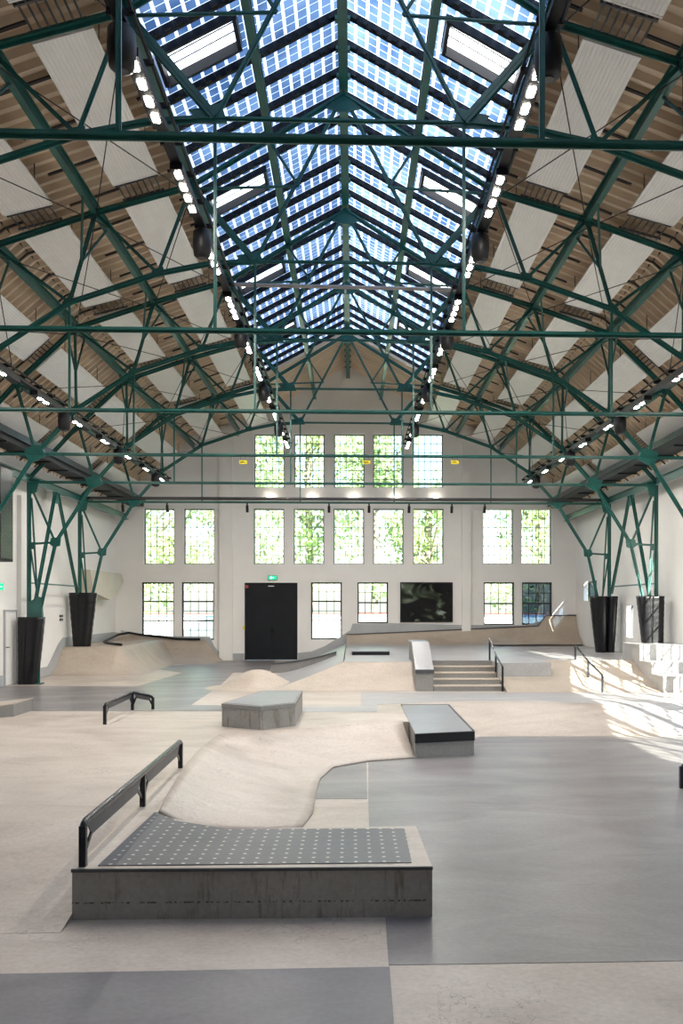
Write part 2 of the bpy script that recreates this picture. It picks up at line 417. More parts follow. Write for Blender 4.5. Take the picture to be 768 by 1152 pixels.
bc, bt = fl(677, 792, 0).x, fl(758, 829, LOW).x
for xa_t, xa_c, xb_t, xb_c, mat_, lb in ((XR1+.002, XR1+.002, bt, bc, M['beige'], 'wide beige concrete bank behind the grey floor, right of the black-edged block'), (bt, bc, W-.01, W-.01, M['deck'], 'grey continuation of the bank, reaching the right wall')):
    mb = MB(); rows = []
    for i in range(13):
        t = i/12; a_ = xa_t+(xa_c-xa_t)*t; b_ = xb_t+(xb_c-xb_t)*t
        rows.append([(a_+(b_-a_)*j/8, YRB+(YR+.01-YRB)*t, LOW+.004-LOW*prof(t)) for j in range(9)])
    rows.append([(p[0], p[1], LOW-.01) for p in rows[-1]]); rows.append([(p[0], p[1], LOW-.01) for p in rows[0]])
    mb.grid(rows); tag(mb.build('bank_ramp', mat_), lb, 'skate ramp')
# curved transition behind the box
n = 9; rows = []
for i in range(n):
    t = i/(n-1); rr = []
    a, b = CR[i], TO[i]
    for k in range(11):
        s = k/10; p = a.lerp(b, s)
        rr.append((p.x, p.y, 0.004 + (LOW)*(1-(1-s)**1.8)))
    rows.append(rr)
# refine along the curve
fine = []
for i in range(n-1):
    for q in range(5):
        u = q/5; fine.append([tuple(Vector(rows[i][k]).lerp(Vector(rows[i+1][k]), u)) for k in range(11)])
fine.append(rows[-1])
mb = MB(); mb.grid(fine)
b0 = len(mb.v)
o = mb.build('curved_bank', M['beige'], smooth=True)
sm = o.modifiers.new('solid', 'SOLIDIFY'); sm.thickness = .02; sm.offset = -1
tag(o, 'smooth pale concrete curved bank sweeping behind the studded manual box', 'skate ramp')

# ---------------------------------------------------------------- walls
def wallholes(axis, plane, thick, u0, u1, z0, z1, holes, mb, uz=None):
    us = sorted(set([u0, u1] + [h for r in holes for h in r[:2] if u0 < h < u1]))
    zs = sorted(set([z0, z1] + [h for r in holes for h in r[2:] if z0 < h < z1]))
    for a, b in zip(us, us[1:]):
        for c, d in zip(zs, zs[1:]):
            m_, k_ = (a+b)/2, (c+d)/2
            if any(h[0] < m_ < h[1] and h[2] < k_ < h[3] for h in holes): continue
            if axis == 'y': mb.box(a, b, plane, plane+thick, c, d)
            else: mb.box(plane, plane+thick, a, b, c, d)
def brect(x0, y0, x1, y1):
    a = wl(x0, y0); b = wl(x1, y1); return (a.x, b.x, b.z, a.z)
top = [brect(x, 488, x+34.5, 549) for x in (285.5, 330.5, 375.5, 419.5, 464)]
mid = [brect(x, 572, x+34.5, 635) for x in (161.5, 206.5, 285, 330, 375, 419.5, 464.5, 543, 586)]
low = [brect(159, 655, 195.5, 720), brect(204, 655, 240.5, 720), brect(349.5, 655, 384.5, 719.5), brect(402, 655, 436.5, 701), brect(544, 655, 578.5, 703), brect(587, 655, 621, 703)]
doorr = brect(275, 655.5, 334.5, 741); doorr = (doorr[0], doorr[1], 0.0, doorr[3])
screenr = brect(450, 655, 509, 700)
holes = top + mid + low + [doorr]
mb = MB()
wallholes('y', YB, .3, -3.45, 3.5, -.4, 7.75, holes, mb)
wallholes('y', YB, .3, -W-.3, -3.45, -.4, 5.25, holes, mb)
wallholes('y', YB, .3, 3.5, W+.3, -.4, 5.25, holes, mb)
mb.prism([(-3.45, 7.75), (3.5, 7.75), (3.5, roofz(3.5)), (2.4, 8.5), (0, 9.85), (-2.4, 8.5), (-3.45, roofz(3.45))], YB, YB+.3, axis='y')
mb.prism([(-W-.3, 5.25), (-3.45, 5.25), (-3.45, roofz(3.45)), (-5.1, 7.5), (-W, 5.25)], YB, YB+.3, axis='y')
mb.prism([(3.5, 5.25), (W+.3, 5.25), (W, 5.25), (5.1, 7.5), (3.5, roofz(3.5))], YB, YB+.3, axis='y')
struct(mb.build('wall_back', M['wall']))
mb = MB(); mb.prism([(-W-.3, -.4), (W+.3, -.4), (W, 5.25), (5.1, 7.5), (2.4, 8.5), (0, 9.85), (-2.4, 8.5), (-5.1, 7.5), (-W-.3, 5.25)], YF-.3, YF, axis='y')
struct(mb.build('wall_front', M['wall']))
fill_win = [(y, y+1.75, .9, 3.6) for y in (2.9, 5.9, 8.9, 11.9, 14.9)]  # added windows out of view, letting in extra daylight to brighten the roof
mb = MB(); wallholes('x', -W-.3, .3, YF, YB, -.4, 5.3, fill_win, mb)
struct(mb.build('wall_left', M['wall']))
rwin = [(y, y+1.88, .45, 3.7) for y in (4.9, 6.9, 8.9, 10.9, 12.9, 14.9, 16.9, 18.9)]
swin = (wx(656.5, 670, W).y, wx(671, 670, W).y); rsmall = (min(swin), max(swin), 1.98, 2.62)
sl = (wx(704.5, 700, W).y, wx(712, 700, W).y); rslot = (min(sl), max(sl), .95, 1.82)
mb = MB(); wallholes('x', W, .12, YF, YB, -.4, 5.3, rwin + [rsmall, rslot], mb)
struct(mb.build('wall_right', M['wall']))

# pilasters and upper ledge on the back wall
n_trim = [0]
def trim(mb, mat):
    n_trim[0] += 1; return struct(mb.build('trim_%d' % n_trim[0], mat))
for (a, b) in ((247, 262), (519, 529)):
    mb = MB(); p, q = wl(a, 700), wl(b, 700); mb.box(p.x, q.x, YB-.12, YB+.01, 0, min(roofz(p.x), roofz(q.x))-.02); trim(mb, M['wall'])
mb = MB()
for s in (-1, 1): mb.box(*sorted((s*3.55, s*6.95)), YB-.04, YB+.01, 5.05, 5.12)
trim(mb, M['wall'])
# grey wainscot band along the walls
def band(pts):
    mb = MB(); P = [wl(a, b) for a, b in pts]; poly = [(p.x, p.z) for p in P] + [(P[-1].x, .01), (P[0].x, .01)]
    mb.prism(poly, YB-.015, YB+.01, axis='y'); trim(mb, M['wainscot'])
band([(136, 709), (160, 713), (200, 716), (236, 716), (241, 727), (247, 734), (262, 735), (274.6, 735)])
band([(335, 734.5), (350, 733), (365, 727), (383, 716), (394, 709), (396.5, 701.5), (440, 701), (519, 703), (590, 703.5), (640, 691), (648, 691)])
mb = MB(); mb.prism([(YF, 0), (20.6, 0), (24.1, .0), (31.2, 0), (31.2, .95), (25.6, .95), (25.2, .8), (24.3, .25), (YF, .25)], -W-.01, -W+.015, axis='x'); trim(mb, M['wainscot'])

# ---------------------------------------------------------------- windows
wn = [0]
def window(r, cols, rows, fmat, gmat, axis='y', plane=YB, heavy=(), depth=.16, fw=.04, mw=.02):
    wn[0] += 1
    u0, u1, z0, z1 = r
    root = empty('window_%d' % wn[0], ((u0+u1)/2, plane, z0) if axis == 'y' else (plane, (u0+u1)/2, z0)); struct(root)
    w_, h_ = u1-u0, z1-z0
    def bx(mb, a, b, c, d, e, g):   # a,b along wall; c,d depth; e,g height
        if axis == 'y': mb.box(a, b, c, d, e, g)
        else: mb.box(c, d, a, b, e, g)
    f = MB()
    for a, b, e, g in ((-w_/2, w_/2, 0, fw), (-w_/2, w_/2, h_-fw, h_), (-w_/2, -w_/2+fw, fw, h_-fw), (w_/2-fw, w_/2, fw, h_-fw)):
        bx(f, a, b, depth-.03, depth+.04, e, g)
    for t in heavy: bx(f, -w_/2+fw, w_/2-fw, depth-.03, depth+.04, h_*t-.025, h_*t+.025)
    f.build('window_frame', fmat, root)
    m_ = MB()
    for i in range(1, cols): x = -w_/2 + w_*i/cols; bx(m_, x-mw/2, x+mw/2, depth-.01, depth+.02, fw, h_-fw)
    for i in range(1, rows): z = h_*i/rows; bx(m_, -w_/2+fw, w_/2-fw, depth-.009, depth+.019, z-mw/2, z+mw/2)
    m_.build('muntins', fmat, root)
    g_ = MB(); bx(g_, -w_/2+fw*.5, w_/2-fw*.5, depth, depth+.008, fw*.5, h_-fw*.5); g_.build('pane', gmat, root)
    if fmat is M['lightframe']:
        s = MB(); bx(s, -w_/2, w_/2, 0, depth-.03, 0, .012); s.build('window_sill', M['wall'], root)
    return root
for r in top: window(r, 5, 6, M['lightframe'], M['glass'])
for r in mid: window(r, 5, 6, M['lightframe'], M['glass'])
for r in low[:3]: window(r, 4, 6, M['frame'], M['glass'], heavy=(1/3, 2/3), fw=.05)
for r in low[3:]: window(r, 4, 4, M['frame'], M['darkglass'] if r[0] > 5 else M['glass'], heavy=(.5,), fw=.05)
for r in rwin: window(r, 4, 7, M['frame'], M['glass'], axis='x', plane=W, fw=.05, mw=.035, depth=.05)
for r in fill_win: window(r, 4, 7, M['frame'], M['glass'], axis='x', plane=-W-.3, fw=.05, mw=.035)  # added left wall windows, only there for more daylight
window(rsmall, 2, 1, M['frame'], M['darkglass'], axis='x', plane=W, fw=.06)
window(rslot, 1, 1, M['frame'], M['glass'], axis='x', plane=W, fw=.03)

# black double door
d = empty('door_1', ((doorr[0]+doorr[1])/2, YB+.05, 0)); struct(d)
dw = (doorr[1]-doorr[0])/2; dh = doorr[3]
for s in (-1, 1):
    mb = MB(); mb.box(*sorted((s*.0, s*(dw-.03))), 0, .05, .01, dh-.03); lf = mb.build('door_leaf', M['dark'], d, bevel=.004)
mb = MB(); mb.box(-dw, -dw+.03, -.03, .08, 0, dh); mb.box(dw-.03, dw, -.03, .08, 0, dh); mb.box(-dw+.03, dw-.03, -.03, .08, dh-.03, dh)
mb.build('door_frame', M['dark'], d)
mb = MB(); mb.box(.02, .10, -.05, -.005, .98, 1.0); mb.box(.02, .04, -.05, .0, .94, 1.04); mb.build('door_handle', M['black'], d)
mb = MB(); mb.box(-.1, .1, -.012, .002, dh-.13, dh-.1); mb.build('door_plate', M['panelwhite'], d)
# pale door in the left wall
py0, py1 = wx(4.5, 730, -W).y, wx(17, 730, -W).y
d = empty('door_2', (-W, (py0+py1)/2, 0)); struct(d); hw = abs(py1-py0)/2
mb = MB(); mb.box(.0, .025, -hw, hw, .01, 1.68); mb.build('door_leaf', M['wall'], d, bevel=.003)
mb = MB(); mb.box(0, .04, -hw-.05, -hw, 0, 1.72); mb.box(0, .04, hw, hw+.05, 0, 1.72); mb.box(0, .04, -hw, hw, 1.68, 1.72); mb.build('door_frame', M['wainscot'], d)
mb = MB(); mb.box(.025, .07, -hw+.05, -hw+.07, .86, .88); mb.box(.055, .07, -hw+.05, -hw+.16, .86, .88); mb.build('door_handle', M['black'], d)

# dark glazed panel on the back wall
u0, u1, z0, z1 = screenr
root = empty('window_display', ((u0+u1)/2, YB, z0)); struct(root); w_, h_ = u1-u0, z1-z0
root.name = 'window_%d' % (wn[0]+1); wn[0] += 1
mb = MB(); mb.box(-w_/2, w_/2, -.04, .01, 0, .04); mb.box(-w_/2, w_/2, -.04, .01, h_-.04, h_); mb.box(-w_/2, -w_/2+.04, -.04, .01, .04, h_-.04); mb.box(w_/2-.04, w_/2, -.04, .01, .04, h_-.04)
mb.build('window_frame', M['black'], root)
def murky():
    m, t, N, L, b = newmat('dark_glass_painted_reflections')  # reflections painted into the base colour as pale noise blotches
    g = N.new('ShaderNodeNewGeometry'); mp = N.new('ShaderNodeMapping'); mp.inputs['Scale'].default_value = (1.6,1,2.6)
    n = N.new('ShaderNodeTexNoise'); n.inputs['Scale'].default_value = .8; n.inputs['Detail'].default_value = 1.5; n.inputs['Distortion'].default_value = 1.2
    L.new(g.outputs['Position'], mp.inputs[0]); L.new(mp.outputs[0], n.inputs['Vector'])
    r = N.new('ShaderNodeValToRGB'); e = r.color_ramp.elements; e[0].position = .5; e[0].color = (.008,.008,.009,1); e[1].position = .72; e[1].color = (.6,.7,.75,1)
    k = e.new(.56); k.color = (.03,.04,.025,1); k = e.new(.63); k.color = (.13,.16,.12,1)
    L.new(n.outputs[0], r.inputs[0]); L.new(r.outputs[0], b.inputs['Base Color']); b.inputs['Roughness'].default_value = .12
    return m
mb = MB(); mb.box(-w_/2+.04, w_/2-.04, -.02, 0, .04, h_-.04); mb.build('pane', murky(), root)

# ---------------------------------------------------------------- roof: corrugated sheet, lap strips
SKY1 = 26.6; SKX = 2.4
def corr(a, b, y0, y1, mbx):
    """trapezoid corrugation between two section points"""
    (xa, za), (xb, zb) = a, b
    nrm = Vector((za-zb, 0, xb-xa)).normalized()
    if nrm.z < 0: nrm = -nrm
    per = .27; ys = []; y = y0
    while y < y1:
        for dy, h in ((0, 0), (.07, 0), (.105, .085), (.235, .085)):
            if y+dy < y1: ys.append((y+dy, h))
        y += per
    ys.append((y1, 0))
    r0 = [Vector((xa, y, za)) + nrm*h for y, h in ys]; r1 = [Vector((xb, y, zb)) + nrm*h for y, h in ys]
    mbx.grid([r0, r1])
mb = MB()
for s in (-1, 1):
    P = [(s*x, z) for x, z in SEC]
    corr(P[1], P[2], YF, YB, mb); corr(P[2], P[3], YF, YB, mb)
    corr(P[0], P[1], SKY1, YB, mb); corr(P[0], P[1], YF, -2.0, mb)
struct(mb.build('ceiling', M['sheet']))
# outer weather skin above the sheets keeps daylight out
mb = MB()
for s in (-1, 1):
    P = [(s*x, z+.12) for x, z in SEC]
    for i in (1, 2): mb.hexa([(P[i][0], YF-.3, P[i][1]), (P[i+1][0]+(s*.3 if i == 2 else 0), YF-.3, P[i+1][1]), (P[i+1][0]+(s*.3 if i == 2 else 0), YB+.3, P[i+1][1]), (P[i][0], YB+.3, P[i][1])] + [(P[i][0], YF-.3, P[i][1]+.08), (P[i+1][0]+(s*.3 if i == 2 else 0), YF-.3, P[i+1][1]+.08), (P[i+1][0]+(s*.3 if i == 2 else 0), YB+.3, P[i+1][1]+.08), (P[i][0], YB+.3, P[i][1]+.08)])
    for ya, yb in ((SKY1, YB+.3), (YF-.3, -2.0)):
        mb.hexa([(P[0][0], ya, P[0][1]), (P[1][0], ya, P[1][1]), (P[1][0], yb, P[1][1]), (P[0][0], yb, P[0][1]), (P[0][0], ya, P[0][1]+.08), (P[1][0], ya, P[1][1]+.08), (P[1][0], yb, P[1][1]+.08), (P[0][0], yb, P[0][1]+.08)])
struct(mb.build('ceiling', M['strip']))
YT = [5.75+4.03*k for k in range(6)]
# short dark lap strips between the sheets
mb = MB()
for s in (-1, 1):
    y = 6.2; k = 0
    while y < YB-.3:
        for a, b in (((SEC[1]), (SEC[2])), ((SEC[2]), (SEC[3]))):
            for t0, t1 in (((.0, .10), (.36, .64), (.9, 1.0))):
                p = Vector((s*(a[0]+(b[0]-a[0])*t0), y, a[1]+(b[1]-a[1])*t0-.012)); q = Vector((s*(a[0]+(b[0]-a[0])*t1), y, a[1]+(b[1]-a[1])*t1-.012))
                mb.bar(p, q, .05, .02)
        y += 1.0075; k += 1
trim(mb, M['strip'])

# ---------------------------------------------------------------- skylight
def gz(x): return 9.8 - (9.8-8.5)/2.4*abs(x)
HX0, HX1 = 1.32, 2.25
hatchY = [YT[0]-4.03*.5+4.03*k for k in range(-0, 7)]
BARP = .672
for s, nm in ((-1, 'left'), (1, 'right')):
    wn[0] += 1
    root = empty('window_%d' % wn[0], (0, 0, 0)); struct(root)
    mb = MB()
    cuts = [-2.0]; 
    for hy in hatchY:
        if hy+.33 < SKY1: cuts += [hy-.33, hy+.33]
    cuts.append(SKY1)
    for i in range(len(cuts)-1):
        ya, yb = cuts[i], cuts[i+1]; hatch = i % 2 == 1
        xs = [(0, HX0), (HX1, SKX)] if hatch else [(0, SKX)]
        for x0, x1 in xs:
            mb.add([(s*x0, ya, gz(x0)), (s*x1, ya, gz(x1)), (s*x1, yb, gz(x1)), (s*x0, yb, gz(x0))], [(0,1,2,3)])
    mb.build('pane', M['pv'], root)
    for i in range(1, len(cuts)-1, 2):
        mb = MB(); ya, yb = cuts[i], cuts[i+1]
        mb.add([(s*HX0, ya, gz(HX0)+.03), (s*HX1, ya, gz(HX1)+.03), (s*HX1, yb, gz(HX1)+.03), (s*HX0, yb, gz(HX0)+.03)], [(0,1,2,3)])
        h = mb.build('hatch', M['opal'], root)
        f = MB()
        for p, q in (((HX0, ya), (HX1, ya)), ((HX0, yb), (HX1, yb)), ((HX0, ya), (HX0, yb)), ((HX1, ya), (HX1, yb))):
            f.bar((s*p[0], p[1], gz(p[0])-.03), (s*q[0], q[1], gz(q[0])-.03), .05, .14)
        for t in (.35, .62): f.bar((s*HX0, ya+(yb-ya)*t, gz(HX0)+.02), (s*HX1, ya+(yb-ya)*t+.03, gz(HX1)+.02), .012, .012)
        f.build('hatch_frame', M['dark'], h)
    y = YT[0] - BARP*9; 
    while y < SKY1:
        if y > -1.9:
            mb = MB()
            if any(abs(y-hy) < .25 for hy in hatchY): y += BARP; continue
            mb.bar((s*.04, y, gz(.04)-.05), (s*SKX, y, gz(SKX)-.05), .055, .12)
            # row of short louvre tabs along the bar
            for k in range(17):
                x = .12+.135*k; mb.bar((s*x, y-.045, gz(x)-.085), (s*(x+.07), y-.045, gz(x+.07)-.085), .06, .05)
            mb.build('glazing_bar', M['dark'], root)
        y += BARP
    mb = MB(); mb.bar((s*(SKX+.03), -2, gz(SKX)-.08), (s*(SKX+.03), SKY1, gz(SKX)-.08), .06, .26); mb.build('curb', M['dark'], root)
mb = MB()
for ya in (SKY1, -2.0): 
    for s in (-1, 1): mb.bar((0, ya, gz(0)-.06), (s*SKX, ya, gz(SKX)-.06), .08, .25)
trim(mb, M['sheet'])

# ---------------------------------------------------------------- longitudinal steel
G = M['green']
def nodez(z): return z + ZC
AP = (0, 7.56); MM = (1.1, 6.87); U1 = (2.24, 6.17); U2 = (3.63, 5.76); U3 = (5.1, 5.25); U4 = (6.2, 4.2); UT = (7.3, 2.98)
L1 = (1.3, 5.08); L2 = (2.72, 4.88); L3 = (4.0, 4.44); L4 = (5.08, 3.72); L5 = (5.83, 2.87)
K1 = (6.72, 1.48)
def longi(x, z, name, label, w=.1, h=.16, y0=0.0, y1=YB-.05, cleats=False):
    mb = MB(); zz = z + ZC
    mb.bar((x, y0, zz+h/2), (x, y1, zz+h/2), w, .016); mb.bar((x, y0, zz-h/2), (x, y1, zz-h/2), w, .016); mb.bar((x, y0, zz), (x, y1, zz), .014, h-.016)
    if cleats:
        y = YT[0]-BARP*8
        while y < y1: mb.box(x-.1, x+.1, y-.05, y+.05, zz+h/2, zz+h/2+.05); y += BARP
    o = mb.build(name, G); return tag(o, label, 'steel beam')
longi(0, 7.72, 'ridge_beam', 'green steel ridge beam running under the peak of the skylight', .13, .18, cleats=True)
SD = {-1: 'left', 1: 'right'}
for s in (-1, 1):
    longi(s*MM[0], MM[1]+.12, 'purlin', f'green steel purlin halfway down the {SD[s]} slope of the skylight', .1, .14)
    longi(s*U1[0], U1[1]+.14, 'purlin', f'green steel purlin along the {SD[s]} lower edge of the skylight', .1, .14)
    longi(s*U2[0], U2[1]+.06, 'purlin', f'heavy green steel purlin over the innermost white panels on the {SD[s]}', .09, .15)
    longi(s*U3[0], U3[1]+.06, 'purlin', f'heavy green steel purlin where the {SD[s]} roof slope steepens', .09, .15)
    longi(s*U4[0], U4[1]+.06, 'purlin', f'heavy green steel purlin low on the steep {SD[s]} roof slope', .09, .15)
    longi(s*7.33, 2.95, 'eaves_beam', f'green steel eaves beam on top of the {SD[s]} columns', .12, .16)

# ---------------------------------------------------------------- one truss, at y = 0
def P3(n, s=1, y=0.0): return (s*n[0], y, n[1]+ZC)
ORD = ['nearest', 'second nearest', 'third nearest', 'fourth nearest', 'fifth nearest', 'farthest']
def make_truss():
    root = empty('roof_truss', (0, 0, 0))
    def part(name, segs, w, d, t=.014):
        mb = MB()
        for p, q in segs: mb.tee(p, q, w, d, t)
        return mb.build(name, G, root)
    part('tie_beam', [((-7.32, 0, 2.87+ZC), (7.32, 0, 2.87+ZC))], .085, .06)
    part('collar', [(P3(L1, -1), P3(L1, 1))], .06, .05)
    for s in (-1, 1):
        part('top_rafter', [(P3(AP), P3(MM, s)), (P3(MM, s), P3(U1, s))], .09, .085)
        part('rafter', [(P3(U1, s), P3(U2, s)), (P3(U2, s), P3(U3, s)), (P3(U3, s), P3(U4, s)), (P3(U4, s), P3(UT, s))], .10, .10)
        part('arch_chord', [(P3(L1, s), P3((2.0, 5.03), s)), (P3((2.0, 5.03), s), P3(L2, s)), (P3(L2, s), P3(L3, s)), (P3(L3, s), P3(L4, s)), (P3(L4, s), P3(L5, s))], .075, .085)
        part('hanger', [(P3(L1, s), (s*1.3, 0, 2.9+ZC))], .035, .035)
        part('hanger', [(P3(L3, s), (s*4.0, 0, 2.9+ZC))], .035, .035)
        part('main_brace', [((s*(L1[0]), -.05, L1[1]+ZC), (s*U1[0], -.05, U1[1]+ZC)), ((s*(L1[0]), .05, L1[1]+ZC), (s*U1[0], .05, U1[1]+ZC))], .03, .085)
        part('web_member', [(P3(L1, s), P3(AP))], .05, .055)
        K = (.66, 6.2)
        part('web_member', [(P3(MM, s), P3(K, s))], .035, .04)
        part('web_member', [(P3(K, s), P3((2.2, 6.13), s))], .035, .04)
        part('web_member', [(P3(U1, s), P3(L2, s))], .05, .05)
        part('web_member', [(P3(U2, s), P3(L2, s))], .045, .045)
        part('web_member', [(P3(U2, s), P3(L3, s))], .05, .06)
        part('web_member', [(P3(U3, s), P3(L3, s))], .045, .045)
        part('web_member', [(P3(U3, s), P3(L4, s))], .05, .05)
        part('web_member', [(P3(U4, s), P3(L4, s))], .04, .04)
        part('web_member', [(P3(U4, s), P3(L5, s))], .05, .06)
        # knee braces from the purlins down to the posts
        for U, Lw in ((U2, L3), (U3, L4)):
            m_ = (U[0]*.45+Lw[0]*.55, U[1]*.45+Lw[1]*.55)
            for dy in (-1, 1):
                mb = MB(); mb.tee((s*U[0], dy*.62, U[1]+ZC-.02), P3(m_, s), .035, .04, up=(1,0,0)); mb.build('knee_brace', G, root)
        # gusset plates
        def gus(n, pts, th=.03):
            pts = [(a*.8, b*.8) for a, b in pts]; mb = MB(); mb.prism([(s*(n[0]+a), n[1]+ZC+b) for a, b in pts], -th/2, th/2, axis='y'); mb.build('gusset_plate', G, root)
        gus(L1, [(-.16, -.06), (.2, -.07), (.34, .1), (.12, .14), (-.08, .2)])
        gus(L2, [(-.12, -.04), (.12, -.08), (.1, .08), (-.1, .12)])
        gus(L3, [(-.12, .0), (.10, -.12), (.13, .0), (-.02, .14)])
        gus(L4, [(-.12, .04), (.08, -.13), (.12, .0), (.0, .13)])
        gus(L5, [(-.24, -.03), (-.02, -.16), (.14, -.22), (.22, -.06), (.26, .12), (.02, .2), (-.12, .2)], .05)
        gus(U1, [(-.16, .1), (-.1, -.08), (.1, -.14), (.2, -.02), (.06, .1)])
        gus(U2, [(-.14, .06), (0, -.16), (.14, -.06), (.1, .08)])
        gus(U3, [(-.14, .06), (-.04, -.16), (.12, -.14), (.12, -.04)])
        gus(U4, [(-.12, .12), (-.1, -.12), (.1, -.12), (.08, .04)])
        gus(MM, [(-.14, .08), (-.08, -.04), (.1, -.12), (.14, -.06)], .025)
    mb = MB(); mb.prism([(-.26, 7.56-.2+ZC), (-.05, 7.3+ZC), (.05, 7.3+ZC), (.26, 7.36+ZC), (0, 7.62+ZC)], -.02, .02, axis='y'); mb.build('gusset_plate', G, root)
    return root
tr0 = make_truss()
tlab = ['nearest green steel truss, its tie beam crossing high above the whole hall', 'second nearest green steel truss, its collar level with the hanging rails', 'third nearest green steel truss, its peak under the upper skylight', 'fourth nearest green steel truss, crossed by the grey pipe', 'fifth nearest green steel truss, standing over the columns with tall black pads', 'farthest green steel truss, carrying the black cable tray before the back wall']
for k, y in enumerate(YT):
    o = tr0 if k == 0 else copy_tree(tr0)
    o.location = (0, y, 0); tag(o, tlab[k], 'roof truss', 'green steel roof trusses')

# columns
def make_column():
    root = empty('lattice_column', (7.1, 0, 0))
    def part(name, p, q, w, d, up=(0, 1, 0)):
        mb = MB(); mb.tee((p[0]-7.1, 0, p[1]+ZC), (q[0]-7.1, 0, q[1]+ZC), w, d); return mb.build(name, G, root)
    part('upright', (7.33, -1.79), (7.33, 2.95), .11, .10)
    part('leg', (5.9, 2.78), K1, .10, .085); part('leg', K1, (7.12, -.3), .09, .08); part('leg', (7.12, -.3), (7.12, -1.79), .09, .08)
    part('strut', K1, (7.30, 1.44), .05, .05)
    part('brace', (7.28, 2.75), (6.76, 1.55), .05, .05); part('brace', (7.27, 2.5), (7.12, -.05), .035, .04); part('brace', (7.3, 1.36), (7.1, -.02), .035, .04)
    for n, pts in ((K1, [(-.12, .12), (-.1, -.08), (.04, -.12), (.14, -.04), (.1, .1)]), ((7.3, 2.88), [(-.22, .05), (-.14, -.25), (.04, -.3), (.08, .1)]), ((7.28, 1.42), [(-.1, .06), (-.05, -.1), (.04, -.1), (.04, .06)])):
        mb = MB(); mb.prism([(n[0]-7.1+a, n[1]+ZC+b) for a, b in pts], -.02, .02, axis='y'); mb.build('gusset_plate', G, root)
    mb = MB(); mb.prism([(-.10, 1.35), (.24, 1.35), (.24, 1.92), (.16, 1.93), (.0, 2.02), (-.06, 2.0)], -.05, .05, axis='y'); mb.build('base_plate', G, root)
    mb = MB(); mb.box(-.08, .28, -.12, .12, .0, .03); mb.build('foot', G, root)
    return root
col0 = make_column(); first = True
cord = ['nearest', 'second', 'third', 'fourth', 'fifth', 'sixth']
for k, y in enumerate(YT):
    for s in (-1, 1):
        o = col0 if first else copy_tree(col0); first = False
        o.location = (s*7.1, y, 0); o.rotation_euler = (0, 0, 0 if s > 0 else math.pi)
        lab = {(4, -1): 'green lattice column at the left wall, tall black pad around its foot', (5, -1): 'green lattice column at the left wall, farther one, black wrap on the ramp deck',
               (4, 1): 'green lattice column at the right wall, nearer one, black wrap above the white ledges', (5, 1): 'green lattice column at the right wall, farther one beside the small wall window'}.get((k, s),
               f'green lattice column at the {SD[s]} wall, {cord[k]} from the camera, mostly out of view')
        tag(o, lab, 'steel column', 'green lattice columns')
# bracing between the last columns
for s in (-1, 1):
    root = empty('wall_bracing', (s*7.33, (YT[4]+YT[5])/2, 0))
    h = (YT[5]-YT[4])/2
    mb = MB(); mb.tee((0, -.1, 4.66), (0, -h+.22, 1.5), .09, .1, up=(1,0,0)); mb.build('diagonal_leg', G, root)
    mb = MB(); mb.tee((0, .1, 4.66), (0, h-.22, 2.15), .09, .1, up=(1,0,0)); mb.build('diagonal_leg', G, root)
    mb = MB(); mb.bar((0, -h+.06, 2.34), (0, h-.06, 2.34), .03, .035); mb.build('tie_bar', G, root)
    mb = MB(); mb.prism([(-.3, 4.7), (.3, 4.7), (.12, 4.4), (-.12, 4.4)], -.015, .015, axis='x'); mb.build('gusset_plate', G, root)
    tag(root, f'green steel V bracing between the two far columns on the {SD[s]}', 'steel bracing', 'column bracing')

# thin roof rods
for k in range(6):
    ya = YT[k]; yb = YT[k+1] if k < 5 else YB-.2
    for s in (-1, 1):
        mb = MB()
        for (a, b) in ((U1, U2), (U2, U3), (U3, U4)):
            mb.tube([(s*a[0], ya, a[1]+ZC-.12), (s*b[0], yb, b[1]+ZC-.12)], .008, 5); mb.tube([(s*b[0], ya, b[1]+ZC-.12), (s*a[0], yb, a[1]+ZC-.12)], .008, 5)
        o = mb.build('bracing_rods', M['black'])
        tag(o, f'thin black crossed rods on the {SD[s]} between ' + (f'{cord[k]} and {cord[k+1]} trusses' if k < 5 else 'the last truss and back wall'), 'bracing rod', 'thin roof bracing rods')

